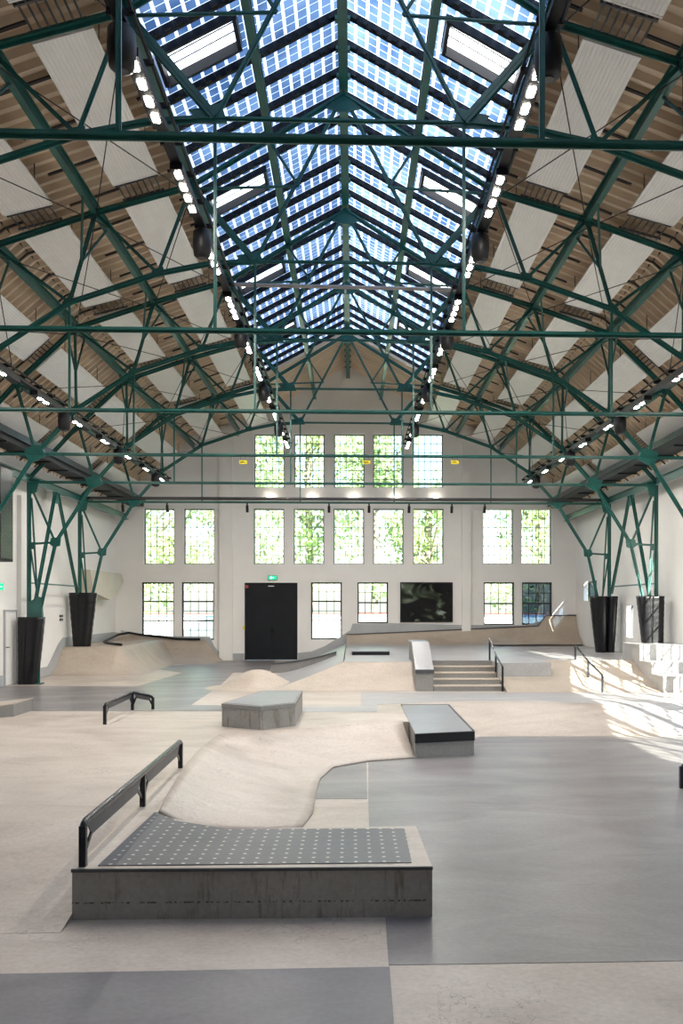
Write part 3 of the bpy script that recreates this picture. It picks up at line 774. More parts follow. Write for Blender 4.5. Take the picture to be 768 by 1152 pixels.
# ---------------------------------------------------------------- white ceiling panels
PC = {'A': ((2.63, 6.14), (3.27, 5.95)), 'B': ((4.12, 5.68), (4.80, 5.5)), 'C': ((5.45, 4.93), (5.92, 4.5)), 'D': ((6.72, 3.98), (7.1, 3.63))}
CN = {'A': 'innermost row', 'B': 'second row from skylight', 'C': 'third row from skylight', 'D': 'lowest row over the eaves'}
for s in (-1, 1):
    for c, (pa, pb) in PC.items():
        proto = None
        for k in range(6):
            ya = YT[k]+.28; yb = (YT[k+1] if k < 5 else YB+.35)-.42; ln = yb-ya
            xa, za = s*pa[0], pa[1]+ZC+.02; xb, zb = s*pb[0], pb[1]+ZC+.02
            root = empty('ceiling_panel', (xa, ya, za))
            a = Vector((0, 0, 0)); b = Vector((xb-xa, 0, zb-za)); u = b.normalized(); nr = Vector((-u.z, 0, u.x));
            if nr.z < 0: nr = -nr
            L_ = b.length; mb = MB(); nr_ = 14
            pr = []
            for i in range(nr_):
                t0 = L_*i/nr_; t1 = L_*(i+1)/nr_
                pr += [(t0, 0), (t0+(t1-t0)*.62, 0), (t0+(t1-t0)*.72, .008), (t0+(t1-t0)*.92, .008)]
            pr.append((L_, 0))
            full = pr + [(L_, .04), (0, .04)]
            r0 = [tuple(u*t+nr*h) for t, h in full]; r1 = [(p[0], ln, p[2]) for p in r0]
            mb.add([(p[0], 0, p[2]) for p in r0] + r1, [(i, (i+1) % len(full), (i+1) % len(full)+len(full), i+len(full)) for i in range(len(full))])
            for yy in (0, ln):
                mb.hexa([tuple(u*t+nr*h+Vector((0, yy+e, 0))) for e in (-.012, .012) for t, h in ((0, -.006), (L_, -.006), (L_, .045), (0, .045))])
            mb.build('panel', M['panelwhite'], root)
            mb = MB()
            for i in range(7):
                p = u*(L_*(.1+.8*i/6)) + nr*.03
                mb.bar(p+Vector((0, ln, 0)), p+Vector((0, ln+.62, 0)), .018, .018)
            mb.bar(u*.02+nr*.03+Vector((0, ln+.1, 0)), u*(L_-.02)+nr*.03+Vector((0, ln+.1, 0)), .03, .03)
            mb.bar(u*.02+nr*.03+Vector((0, ln+.56, 0)), u*(L_-.02)+nr*.03+Vector((0, ln+.56, 0)), .03, .03)
            if k < 5: mb.build('pipe_manifold', M['web'], root)
            mb = MB()
            for yy in (.5, ln-.5):
                for t in (.1, .9):
                    p = u*(L_*t)+nr*.04+Vector((0, yy, 0)); mb.bar(p, (p.x, p.y, roofz(xa+p.x)-za-.0), .012, .012)
            mb.build('suspension_rods', M['web'], root)
            tag(root, f'white ribbed ceiling panel, {SD[s]} side, {CN[c]}, ' + (f'beyond the {ORD[k]} truss' if k < 5 else 'against the back wall'), 'ceiling panel', 'white ribbed ceiling panels')

# ---------------------------------------------------------------- lighting rails
def rail(x, z, y0, y1, label):
    root = empty('lighting_rail', (x, y0, z)); ln = y1-y0
    mb = MB(); mb.box(-.045, .045, 0, ln, 0, .05); mb.build('rail', M['black'], root)
    mb = MB(); mb.tube([(.10, 0, .07), (.10, ln, .07)], .018, 6); mb.tube([(-.09, 0, .10), (-.09, ln, .10)], .014, 6)
    mb.build('conduit', M['black'], root)
    mb = MB(); mb.box(-.11, .12, -.012, .012, .045, .1); c0 = mb.build('clamp', M['black'], root); c0.location.y = .3
    y = 1.0
    while y < ln:
        c = c0.copy(); COL.objects.link(c); c.parent = root; c.location.y = y; y += .7
    tag(root, label, 'lighting rail', 'black lighting rails')
def make_fixture(n_led=4):
    root = empty('led_floodlight', (0, 0, 0))
    mb = MB(); mb.box(-.065, .065, 0, 1.2, -.075, -.002); mb.build('housing', M['black'], root)
    for i in range(n_led):
        mb = MB(); y = .06+.285*i + (.2 if n_led < 4 else 0)
        b_ = [(-.022, y), (.022, y), (.032, y+.015), (.032, y+.145), (.022, y+.16), (-.022, y+.16), (-.032, y+.145), (-.032, y+.015)]
        mb.add([(a, b, -.079) for a, b in b_], [tuple(range(8))]); mb.build('led', M['led'], root)
    return root
def make_spot():
    root = empty('loudspeaker', (0, 0, 0))
    mb = MB(); N_ = 20; rows = []
    for z, r in ((-.36, .0), (-.36, .07), (-.34, .10), (-.2, .115), (-.06, .11), (-.03, .08), (-.02, 0)):
        rows.append([(r*math.cos(2*math.pi*i/N_), r*1.25*math.sin(2*math.pi*i/N_), z) for i in range(N_+1)])
    mb.grid(rows); mb.build('body', M['black'], root, smooth=True)
    mb = MB(); mb.tube([(0, 0, -.362), (0, 0, -.375)], .05, 14); mb.build('grille', M['web'], root)
    mb = MB(); mb.box(-.02, .02, -.03, .03, -.04, .02); mb.build('bracket', M['black'], root)
    return root
fx0 = make_fixture(); fx1 = make_fixture(2); sp0 = make_spot(); fxu = set(); fs = True
OW = ['first', 'second', 'third', 'fourth', 'fifth', 'sixth', 'seventh', 'eighth', 'ninth', 'tenth', 'eleventh', 'twelfth']
RAILS = [(-1.72, 4.66+ZC, 'upper left'), (1.72, 4.66+ZC, 'upper right'), (-5.2, 3.62+ZC, 'lower left'), (5.2, 3.62+ZC, 'lower right')]
for x, z, nm in RAILS:
    upr = 'upper' in nm
    rail(x, z, 5.8, 27.2, f'long black {nm} lighting rail ' + ('hung below the skylight edge' if upr else 'hung from the arches near the eaves'))
    ys = [7.85+2.015*i for i in range(10)]
    if not upr: ys = [9.8+2.015*i for i in range(9)]
    for i, y in enumerate(ys):
        src = fx0 if upr else fx1; o = src if src.name not in fxu else copy_tree(src); fxu.add(src.name)
        o.location = (x, y, z); 
        tag(o, f'black LED floodlight with {"four" if upr else "two"} lamps, {OW[i]} along the {nm} rail', 'floodlight', f'LED floodlights on the {nm} rail')
    for i in range(5):
        y = (7.55 if upr else 9.45) + 4.03*i
        o = sp0 if fs else copy_tree(sp0); fs = False
        o.location = (x + (.0 if upr else 0), y, z)
        tag(o, f'black rounded loudspeaker, {OW[i]} along the {nm} rail', 'loudspeaker', f'loudspeakers on the {nm} rail')

# dark eaves ducts
for s in (-1, 1):
    root = empty('eaves_duct', (s*6.93, 5.0, 3.43+ZC)); ln = YB-5.2
    mb = MB(); mb.box(-.24, .20, 0, ln, -.14, .08); mb.build('casing', M['dark'], root, bevel=.01)
    mb = MB(); mb.box(-.26, .22, -.025, .025, -.17, -.141); c0 = mb.build('strap', M['black'], root); c0.location.y = .4
    y = 1.74
    while y < ln-.3:
        c = c0.copy(); COL.objects.link(c); c.parent = root; c.location.y = y; y += 1.34
    mb = MB(); mb.box(*sorted((s*-.262, s*-.25)), 0, ln, -.02, .12); mb.build('edge_trim', M['satin'], root)
    tag(root, f'long dark metal duct along the {SD[s]} eaves', 'duct')

# cable tray on the last tie beam with spot brackets
root = empty('cable_tray', (0, YT[5]-.02, 2.93+ZC))
mb = MB(); mb.box(-7.2, 7.2, -.08, .08, 0, .07); mb.build('tray', M['black'], root)
mb = MB(); mb.tube([(-7.0, -.1, .03), (7.0, -.1, .03)], .015, 6); mb.build('conduit', M['web'], root)
tag(root, 'black cable tray on the tie beam in front of the back wall', 'cable tray')
for i, px in enumerate((138, 188, 278, 370, 415, 460, 508, 545)):
    x = wl(px, 570, YT[5]).x
    root = empty('wall_spotlight', (x, YT[5]-.02, 2.84+ZC))
    mb = MB(); mb.box(-.02, .02, -.02, .02, -.06, .0); mb.build('bracket', M['black'], root)
    mb = MB(); mb.tube([(0, 0, -.06), (0, .06, -.24)], .04, 10); mb.build('lamp_body', M['black'], root)
    tag(root, f'small black spotlight under the cable tray, {OW[i]} from the left', 'spotlight', 'spotlights under the cable tray')
for i, px in enumerate((304, 351, 398, 445, 490)):
    p = wl(px, 561, YB-.12)
    root = empty('wall_uplight', (p.x, YB-.1, p.z-.1))
    mb = MB(); mb.box(-.09, .09, -.05, .1, -.03, .05); mb.build('housing', M['panelwhite'], root)
    mb = MB(); mb.add([(-.07, -.035, .056), (.07, -.035, .056), (.07, .06, .056), (-.07, .06, .056)], [(0, 1, 2, 3)]); mb.build('lamp', emit('uplight_glow', (1, .9, .74), 60), root)
    tag(root, f'small uplight on the back wall under the top windows, {OW[i]} from the left', 'wall light', 'back wall uplights')
# yellow signs hung from the fourth tie beam
for i, (px, nm) in enumerate(((273.5, 'leftmost'), (412, 'middle'), (511.5, 'rightmost'))):
    p = wl(px, 520, YT[3]-.05)
    root = empty('yellow_sign', (p.x, YT[3]-.05, p.z))
    mb = MB(); mb.box(-.075, .075, -.005, .005, -.035, .035); mb.build('plate', M['yellow'], root)
    mb = MB(); mb.box(-.05, .05, -.007, -.005, -.012, -.004); mb.box(-.05, .03, -.007, -.005, .006, .014); mb.build('lettering', M['black'], root)
    mb = MB(); mb.bar((-.05, 0, .035), (-.05, 0, .1), .006, .006); mb.bar((.05, 0, .035), (.05, 0, .1), .006, .006); mb.build('hangers', M['black'], root)
    tag(root, f'small yellow sign under a green tie beam, {nm} of three', 'sign', 'yellow tie beam signs')
# grey pipe across the skylight
mb = MB(); mb.tube([(-2.3, YT[3]-.2, 6.05+ZC), (2.3, YT[3]-.2, 6.0+ZC)], .035, 10)
for x in (-2.2, 0, 2.2): mb.box(x-.02, x+.02, YT[3]-.22, YT[3]-.0, 6.02+ZC-.05, 6.02+ZC+.05)
tag(mb.build('cross_pipe', M['pipe']), 'grey pipe crossing below the skylight at the fourth truss', 'pipe')

# ---------------------------------------------------------------- padding around the column feet
def pad(x0t, x1t, x0b, x1b, z0, z1, y, label, d=.42, seams=6, name='column_pad', tub=False):
    xm = (x0b+x1b)/2; root = empty(name, (xm, y, z0)); h = z1-z0
    mb = MB(); n = 26; rows = []
    for i in range(n+1):
        t = i/n; xa = (x0b+(x0t-x0b)*t)-xm; xb = (x1b+(x1t-x1b)*t)-xm; rr = []
        for k in range(33):
            a = 2*math.pi*k/32; c, s_ = math.cos(a), math.sin(a); e = 4.0 if not tub else 2.6
            r = (abs(c)**e+abs(s_)**e)**(-1/e); wob = 1+.018*math.sin(t*48+2*math.sin(a*2))*(1 if tub else .6)
            rr.append(((xa+xb)/2+(xb-xa)/2*r*c*wob, d/2*r*s_*wob*(.85+.15*t), h*t))
        rows.append(rr)
    rows.append([((x0t+x1t)/2-xm, 0, h-.01)]*33)
    mb.grid(rows); mb.build('vinyl_wrap', M['foil'], root, smooth=True)
    mb = MB()
    xm0 = (x0b*.6+x1b*.4)-xm; xt0 = (x0t*.6+x1t*.4)-xm
    mb.bar((xm0, -d/2*.87, .02), (xt0, -d/2*1.02, h-.03), .012, .02); mb.build('seam', M['black'], root)
    tag(root, label, 'column padding', 'black column pads'); return root
Y5, Y6 = YT[4], YT[5]
pad(-7.56, -6.98, -7.56, -7.14, .004, 1.55, Y5, 'tall black vinyl pad around the left column foot beside the pale door')
pad(-7.62, -6.86, -7.5, -7.04, .70, 2.17, Y6, 'black wrapped pad standing on the left ramp deck', tub=True)
pad(6.87, 7.50, 7.0, 7.48, .93, 2.04, Y5, 'black wrapped pad at the right wall above the white ledges')
pad(6.76, 7.27, 6.95, 7.24, .515, 2.08, Y6, 'wide black wrapped pad on the sunlit right deck', tub=True)
pad(7.28, 7.56, 7.245, 7.46, .515, 2.08, Y6, 'slim black pad pressed against the wide pad on the sunlit deck', tub=True)

# ---------------------------------------------------------------- things on the left wall
p = wx(2, 660, -W+.1)
root = empty('exit_sign', (-W+.02, p.y, p.z)); 
mb = MB(); mb.box(-.02, .14, -.03, .03, -.09, .09); mb.build('case', M['panelwhite'], root)
mb = MB(); mb.box(-.0, .13, -.034, -.03, -.07, .07); mb.build('sign_face', M['exit'], root)
mb = MB(); mb.box(.03, .05, -.037, -.034, -.045, .045); mb.box(.065, .10, -.037, -.034, -.01, .01); mb.build('pictogram', M['exitw'], root)
tag(root, 'green lit exit sign above the pale door on the left wall', 'exit sign')
root = empty('wall_cabinet', (-W, 19.9, 2.75)); 
mb = MB(); mb.box(0, .55, -.35, .45, 0, 2.0); mb.build('case', M['dark'], root, bevel=.01)
mb = MB(); mb.box(.55, .565, -.30, .4, .05, 1.95); mb.build('front_panel', M['satin'], root)
tag(root, 'tall dark hanging box high on the left wall', 'cabinet')
mb = MB(); mb.box(-W, -W+.10, max(py0, py1)+.12, max(py0, py1)+.5, 0, 4.4); trim(mb, M['wall'])
for dz, nm in ((0, 'upper'), (-.1, 'lower')):
    p = wx(68.5, 693, -W)
    mb = MB(); mb.box(-W, -W+.02, p.y-.13, p.y+.13, p.z+dz-.03, p.z+dz+.03)
    mb.box(-W+.02, -W+.026, p.y-.10, p.y+.1, p.z+dz-.015, p.z+dz+.015)
    tag(mb.build('socket_plate', M['web']), f'{nm} small grey socket plate on the left wall between the pads', 'socket', 'socket plates')
mb = MB(); mb.prism([(27.0, 2.85), (30.6, 2.85), (30.9, 2.6), (29.2, 2.0), (27.4, 2.2)], -W-.0, -W+.35, axis='x'); trim(mb, plain('cream_plaster', (.64,.61,.51), .7, 0, .03, 2))

# exit sign over the black door, red and yellow marks beside it
p = wl(306.5, 650); root = empty('exit_sign', (p.x, YB-.03, p.z))
mb = MB(); mb.box(-.15, .15, -.03, .03, -.08, .08); mb.build('case', M['web'], root)
mb = MB(); mb.box(-.135, .135, -.034, -.03, -.065, .065); mb.build('sign_face', M['exit'], root)
mb = MB(); mb.box(-.05, -.02, -.037, -.034, -.04, .04); mb.box(.0, .05, -.037, -.034, -.008, .008); mb.box(-.08, -.05, -.037, -.034, -.02, .01); mb.build('pictogram', M['exitw'], root)
tag(root, 'green lit exit sign above the black double door', 'exit sign')
p = wl(277.5, 660); mb = MB(); mb.box(p.x-.05, p.x+.05, YB-.0, YB+.01, p.z-.05, p.z+.05); mb.box(p.x-.02, p.x+.02, YB-.004, YB, p.z-.02, p.z+.03)
tag(mb.build('red_sticker', M['red']), 'small red sign at the top left corner of the black door', 'sign')
p = wl(274.3, 706); mb = MB(); mb.box(p.x-.03, p.x+.03, YB-.03, YB, p.z-.05, p.z+.05); mb.tube([(p.x, YB-.03, p.z), (p.x, YB-.045, p.z)], .018, 10)
tag(mb.build('alarm_button', M['yellow']), 'small yellow alarm button at the left edge of the black door', 'button')

# ---------------------------------------------------------------- studded manual box
root = empty('manual_box', ((BX0+BX1)/2, BY0, LOW)); bx, by, bz = (BX0+BX1)/2, BY0, LOW
c = flp([(81, 979), (486, 976), (468, 930), (255, 933), (200, 923), (174, 911)], 0)
c[5] = (BX0, c[5][1])
loc = [(a-bx, b-by) for a, b in c]
mb = MB(); mb.prism(loc, 0.001, -LOW-.012); mb.build('body', M['rust'], root)
mb = MB(); mb.prism([(a*1.001, b-.006 if b < .2 else b) for a, b in loc], -LOW-.012, -LOW+.006); mb.build('top_slab', M['beige'], root, bevel=.004)
pl = flp([(110, 975.5), (174, 915), (200, 925), (255, 934), (455, 933.5), (463, 972)], 0)
mb = MB(); mb.prism([(a-bx, b-by) for a, b in pl], -LOW+.0055, -LOW+.012); mb.build('studded_plate', M['studs'], root)
mb = MB(); mb.bar((loc[0][0]-.002, -.01, -LOW), (loc[1][0]+.002, loc[1][1]-.01, -LOW), .022, .022); mb.build('edge_angle', M['web'], root)
tag(root, 'large low concrete manual box with dark studded top in the foreground', 'skate box')

# ---------------------------------------------------------------- grind rails
def flatrail(pts, h, label, z0=0.0, r=.026, posts=(0, .5, 1), plate=.13, cat='grind rail'):
    """pts: list of ground points of the posts; h: heights"""
    root = empty('grind_rail', (pts[0][0], pts[0][1], pts[0][2])); o_ = Vector(pts[0])
    P = [Vector(p)-o_ for p in pts]; T = [p+Vector((0, 0, hh)) for p, hh in zip(P, h)]
    def rb(p, q):  # rounded start
        d_ = (q-p).normalized(); return p+d_*.07
    line = [T[0]+Vector((0, 0, -.10)), T[0]+Vector((0, 0, -.05)), T[0]+Vector((0,0,-.015))+(T[1]-T[0]).normalized()*.02, rb(T[0], T[1])]
    for m_ in T[1:-1]: line.append(m_)
    line += [rb(T[-1], T[-2]), T[-1]+Vector((0,0,-.015))+(T[-2]-T[-1]).normalized()*.02, T[-1]+Vector((0, 0, -.05)), T[-1]+Vector((0, 0, -.10))]
    mb = MB(); mb.tube(line, r, 10); mb.build('top_bar', M['satin'], root, smooth=True)
    for p, t in zip(P, T):
        mb = MB(); mb.box(p.x-.024, p.x+.024, p.y-.024, p.y+.024, p.z, t.z-.02); mb.build('post', M['satin'], root)
    for i in range(len(T)-1):
        a, b = T[i], T[i+1]; pa, pb = P[i], P[i+1]; d_ = (b-a); dn = d_.normalized(); L_ = d_.length
        s_ = dn*min(.2, L_*.16); dz = Vector((0, 0, -.02)); dl = Vector((0, 0, -.02-plate))
        nrm = dn.cross(Vector((0, 0, 1))).normalized()*.005
        mb = MB()
        q = [a+s_*.5+dz, b-s_*.5+dz, b-s_*1.1+dl, a+s_*1.1+dl]
        mb.hexa([v-nrm for v in q]+[v+nrm for v in q]); mb.build('web_plate', M['web'], root)
        for base, q2 in ((pa, a+s_*1.1+dl), (pb, b-s_*1.1+dl)):
            mb = MB(); e = Vector((base.x, base.y, base.z+max(.02, (q2.z-base.z)*.35))); mb.bar(e, q2+Vector((0, 0, .02)), .014, .03); mb.build('gusset', M['satin'], root)
    tag(root, label, cat); return root
def fp(px, py, z): v = fl(px, py, z); return (v.x, v.y, z)
a = fl(92, 976, 0.006); b_ = fl(203, 864, 0); m_ = fl(160, 908, 0)
# keep the rail straight
flatrail([(a.x+.0, a.y+.03, .006), ((a.x+b_.x)/2, (a.y+b_.y)/2, .0), (b_.x, b_.y, 0)], [.30, .30, .30], 'long black flat grind rail along the left edge of the studded box', plate=.11)
flatrail([fp(118, 815, 0), fp(149, 799, 0), fp(172, 798, 0)], [.31, .31, .23], 'short kinked black grind rail standing alone on the left floor', plate=.07, r=.022)
p = fl(766.5, 887, LOW)
flatrail([(p.x, p.y, LOW), (p.x+1.3, p.y+.1, LOW), (p.x+2.6, p.y+.2, LOW)], [.28, .28, .28], 'black grind rail cut off by the right edge of the photo')

# ---------------------------------------------------------------- concrete blocks
A = [(249.5, 817), (293, 821.5), (332, 816.5), (341, 800), (298, 799)]
c = [tuple(fl(a, b, 0))[:2] for a, b in A]
c = [c[0], c[1], c[2], tuple(fl(340, 776.5, .35))[:2], tuple(fl(296, 776.5, .35))[:2]]
ox, oy = sum(a for a, b in c)/5, sum(b for a, b in c)/5
root = empty('concrete_block', (ox, oy, 0)); lc = [(a-ox, b-oy) for a, b in c]
mb = MB(); mb.prism(lc, .001, .28); mb.build('body', M['rust'], root)
mb = MB(); mb.prism([(a*1.01, b*1.01) for a, b in lc], .28, .345); mb.build('coping', M['block'], root, bevel=.006)
mb = MB(); mb.prism([(a*.93, b*.93) for a, b in lc], .344, .350); mb.build('top_slab', M['top'], root)
tag(root, 'five-sided grey concrete block with polished top left of centre', 'skate block')

tl, tr_, br, bl = fl(452, 794, 0), fl(505, 793.5, 0), fl(533, 823, 0), fl(467, 826, 0)
c = [(bl.x, bl.y), (br.x, br.y), (tr_.x, tr_.y), (tl.x, tl.y), (tl.x-.02, tl.y-.55)]
ox, oy = bl.x, bl.y; root = empty('concrete_block', (ox, oy, LOW)); lc = [(a-ox, b-oy) for a, b in c]
mb = MB(); mb.prism(lc, .001, -LOW-.012); mb.build('body', M['block'], root)
mb = MB(); mb.prism(lc, -LOW-.012, -LOW+.012); mb.build('top_slab', M['top'], root, bevel=.004)
e0, e1 = Vector((lc[0][0], lc[0][1], 0)), Vector((lc[1][0], lc[1][1], 0))
mb = MB(); mb.bar(e0+Vector((-.005, -.008, -LOW-.06)), e1+Vector((.005, -.008, -LOW-.06)), .03, .13); mb.build('black_edge', M['black'], root)
e2 = Vector((lc[2][0], lc[2][1], 0))
mb = MB(); mb.bar(e1+Vector((-.01, 0, -LOW+.01)), e2+Vector((-.01, 0, -LOW+.01)), .03, .02); mb.build('side_angle', M['web'], root)
tag(root, 'grey concrete block with black steel front edge right of centre', 'skate block')

# wedge at the left picture edge
q = [fl(16, 793, .2), fl(16, 806, 0), fl(0, 811, 0)]
x1 = q[1].x; root = empty('wedge_block', (x1, q[1].y, 0))
mb = MB(); w0 = -1.3
mb.hexa([(w0, -1.05, 0), (0, -.02, 0), (0, .9, 0), (w0, .9, 0), (w0, -1.05, .06), (0, -.02, .2), (0, .9, .2), (w0, .9, .06)]); mb.build('body', M['block'], root)
mb = MB(); mb.hexa([(w0, -1.05, .06), (0, -.02, .2), (0, .9, .2), (w0, .9, .06), (w0, -1.05, .075), (0, -.02, .215), (0, .9, .215), (w0, .9, .075)]); mb.build('top_slab', M['warm'], root)
tag(root, 'low wedge of concrete cut off by the left edge of the photo', 'skate block')

# ---------------------------------------------------------------- raised back deck, banks and stairs
DZ = .55; YD0 = 19.7; YD1 = 20.9
SX0, SX1 = fl(488, 778, 0).x, fl(567, 778, 0).x        # stairs left, right
XBK = fl(612, 756, .3).x                               # right end of the projecting deck
XL = -.05                                              # left end of deck
YS = 21.35
deck = [(XL, YD1), (SX0, YD1), (SX0, YS), (SX1, YS), (SX1, 20.42), (XBK, 20.42), (XBK, YB-.01), (XL, YB-.01)]
mb = MB(); mb.prism(deck, .0, DZ); o = mb.build('raised_deck', M['deck']); tag(o, 'raised pale grey concrete deck behind the stairs', 'platform')
mb = MB(); mb.prism([(XBK+.002, YS), (W-.01, YS), (W-.01, YB-.01), (XBK+.002, YB-.01)], .0, DZ-.04); o = mb.build('raised_deck', M['deck']); tag(o, 'sunlit pale concrete deck beside the right wall', 'platform')
# front banks
def frontbank(x0, x1, x0t, x1t, ya, yb, z1, label, mat, name='bank_ramp'):
    n = 14; rows = []
    for i in range(n+1):
        t = i/n; xa = x0+(x0t-x0)*t; xb = x1+(x1t-x1)*t
        rows.append([(xa+(xb-xa)*j/10, ya+(yb-ya)*t, .004+z1*(t**1.25)) for j in range(11)])
    rows.append([(p[0], yb, 0) for p in rows[-1]]); rows.append([(p[0], ya, 0) for p in rows[0]])
    mb = MB(); mb.grid(rows)
    for e in (0, 10): mb.add([r[e] for r in rows[:n+1]] + [rows[n+1][e]], [tuple(range(n+2))])
    tag(mb.build(name, mat, smooth=False), label, 'skate ramp')
HX = fl(468, 778, 0).x
frontbank(-1.75, HX+.01, XL-.02, HX+.01, YD0, YD1+.02, DZ, 'beige concrete bank left of the stairs', M['warm'])
frontbank(SX1+.03, W-.01, SX1+.03, W-.01, 19.3, 21.4, DZ, 'wide concrete bank right of the stairs, partly sunlit', M['warm'])
# side bank falling to the door level (hip with the front bank)
n = 12; rows = []
for i in range(n+1):
    t = i/n; x = XL-.02 + (-1.75-XL)*t; z = .004+DZ*(1-t)**1.3
    y0 = YD1 + (YD0-YD1)*t
    rows.append([(x, y0+(YB-.02-y0)*j/14, z) for j in range(15)])
rows.append([(rows[-1][j][0], rows[-1][j][1], .0) for j in range(15)])
mb = MB(); mb.grid(rows); tag(mb.build('bank_ramp', M['deck'], smooth=False), 'smooth concrete bank falling from the deck towards the black door', 'skate ramp')
# stairs
root = empty('stairs', (SX0, YD0, 0)); sw = SX1-SX0; tr_d = (YS-YD0)/4
for i in range(5):
    z1 = DZ*(i+1)/5
    if i == 4: break
    mb = MB(); mb.box(0, sw, tr_d*i, YS-YD0, DZ*i/5, z1-.012); st = mb.build('step', M['block'], root)
    mb = MB(); mb.box(0, sw, tr_d*i-.012, tr_d*(i+1)+.002, z1-.018, z1+.001); mb.build('tread', M['warm'], st)
mb = MB(); mb.box(0, sw, YS-YD0-.03, YS-YD0+.02, DZ*4/5, DZ-.018); mb.build('top_riser', M['block'], root)
mb = MB(); mb.box(0, sw, YS-YD0-.04, YS-YD0+.03, DZ-.018, DZ+.004); mb.build('top_nosing', M['block'], root)
tag(root, 'five concrete steps up to the raised deck', 'stairs')
# hubba ledge beside the stairs
root = empty('hubba_ledge', (HX, YD0, 0)); hw = SX0-HX-.01
pf = [(0, 0.001), (0, .43), (1.3, .97), (2.5, .97), (2.5, DZ), (1.25, DZ), (1.25, .001)]
mb = MB(); mb.prism(pf, 0, hw, axis='x'); mb.build('body', M['block'], root)
mb = MB(); mb.prism([(-.01, .43), (1.3, .97), (2.51, .97), (2.51, 1.0), (1.29, 1.0), (-.01, .462)], -.012, hw+.012, axis='x'); mb.build('top_slab', M['top'], root)
mb = MB(); mb.box(-.02, hw+.02, -.025, .0, .38, .46); mb.build('end_coping', M['web'], root)
tag(root, 'sloping concrete ledge on the left side of the stairs', 'ledge')
# handrails
def handrail(pts, hs, label, r=.02):
    root = empty('handrail', pts[0]); o_ = Vector(pts[0]); P = [Vector(p)-o_ for p in pts]; T = [p+Vector((0, 0, h)) for p, h in zip(P, hs)]
    mb = MB(); mb.tube([T[0]+Vector((0, 0, -.04)), T[0]]+T[1:-1]+[T[-1], T[-1]+Vector((0, 0, -.04))], r, 8); mb.build('top_bar', M['satin'], root)
    for p, t in zip(P, T): mb = MB(); mb.box(p.x-.02, p.x+.02, p.y-.02, p.y+.02, p.z, t.z-.01); mb.build('post', M['satin'], root)
    tag(root, label, 'handrail', 'stair handrails')
hx = SX1-.03
handrail([(hx, YD0-.08, 0), (hx, YD0+.85, DZ*2/5), (hx, YS+.12, DZ)], [.52, .50, .50], 'black handrail on the right side of the stairs')
hx = fl(678.6, 780, 0).x
def bz(y): return DZ*max(0, min(1, (y-19.3)/2.1))**1.25
handrail([(hx, 19.2, 0), (hx, 20.35, bz(20.35)), (hx, 21.55, DZ)], [.37, .36, .34], 'black handrail on the sunlit bank near the right wall')
# white ledges by the right wall
root = empty('stepped_ledge', (6.62, 19.25, 0)); 
for y0, y1, h in ((0, .75, .34), (.75, 1.6, .58), (1.6, 2.95, .93)):
    mb = MB(); mb.box(0, W-6.63, y0, y1, .0, h-.03); b_ = mb.build('block', M['deck'], root)
    mb = MB(); mb.box(-.015, W-6.63, y0-.012, y1, h-.03, h); mb.build('coping', M['deck'], b_)
tag(root, 'stepped pale concrete ledge climbing along the right wall', 'ledge')

# flat ledge pad on the deck
a = fl(396, 737, DZ); b_ = fl(438, 737, DZ); c_ = fl(436, 730, DZ+.1)
root = empty('manual_pad', (a.x, a.y, DZ)); mw_ = b_.x-a.x
mb = MB(); mb.box(0, mw_, 0, c_.y-a.y, .002, .085); mb.build('body', M['dark'], root)
mb = MB(); mb.box(-.01, mw_+.01, -.01, c_.y-a.y, .085, .105); mb.build('top_slab', M['top'], root)
tag(root, 'small low pad with dark sides on the raised deck', 'skate box')

# curved ledge climbing the side bank
root = empty('curved_ledge', (-2.05, 25.25, 0))
fr = []; tp = []
N_ = 16
mbb = MB(); mbt = MB(); sec = []
for i in range(N_+1):
    t = i/N_; x = 1.75*t; y = .25*t*t + .1*t; zt = .26 + .30*t**1.7
    sec.append((x, y, zt))
def sweep(mbx, y0, y1, zlo, zhi):
    rows = []
    for (x, y, zt) in sec:
        rows.append([(x, y+y0, zlo(zt)), (x, y+y0, zhi(zt)), (x, y+y1, zhi(zt)), (x, y+y1, zlo(zt)), (x, y+y0, zlo(zt))])
    mbx.grid(rows); mbx.add(rows[0][:4], [(0,1,2,3)]); mbx.add(rows[-1][:4], [(0,1,2,3)])
sweep(mbb, 0, .3, lambda z: .001, lambda z: z-.03); mbb.build('body', M['block'], root)
sweep(mbt, -.02, .32, lambda z: z-.03, lambda z: z); mbt.build('coping', M['web'], root)
tag(root, 'curved dark-edged concrete ledge rising in front of the black door', 'ledge')

# rolling mound
mc = fl(300, 770, .0); cx_, cy_ = -1.95, 20.75
mb = MB(); rows = []
for i in range(19):
    r = i/18; rr = []
    for k in range(41):
        a = 2*math.pi*k/40; rr.append((1.15*r*math.cos(a), 1.15*r*math.sin(a), .003+.40*(.5+.5*math.cos(math.pi*r))**1.15))
    rows.append(rr)
mb.grid(rows); o = mb.build('rolling_mound', M['warm'], smooth=True); o.location = (cx_, cy_, 0)
tag(o, 'rounded concrete mound behind the five-sided block', 'skate ramp')

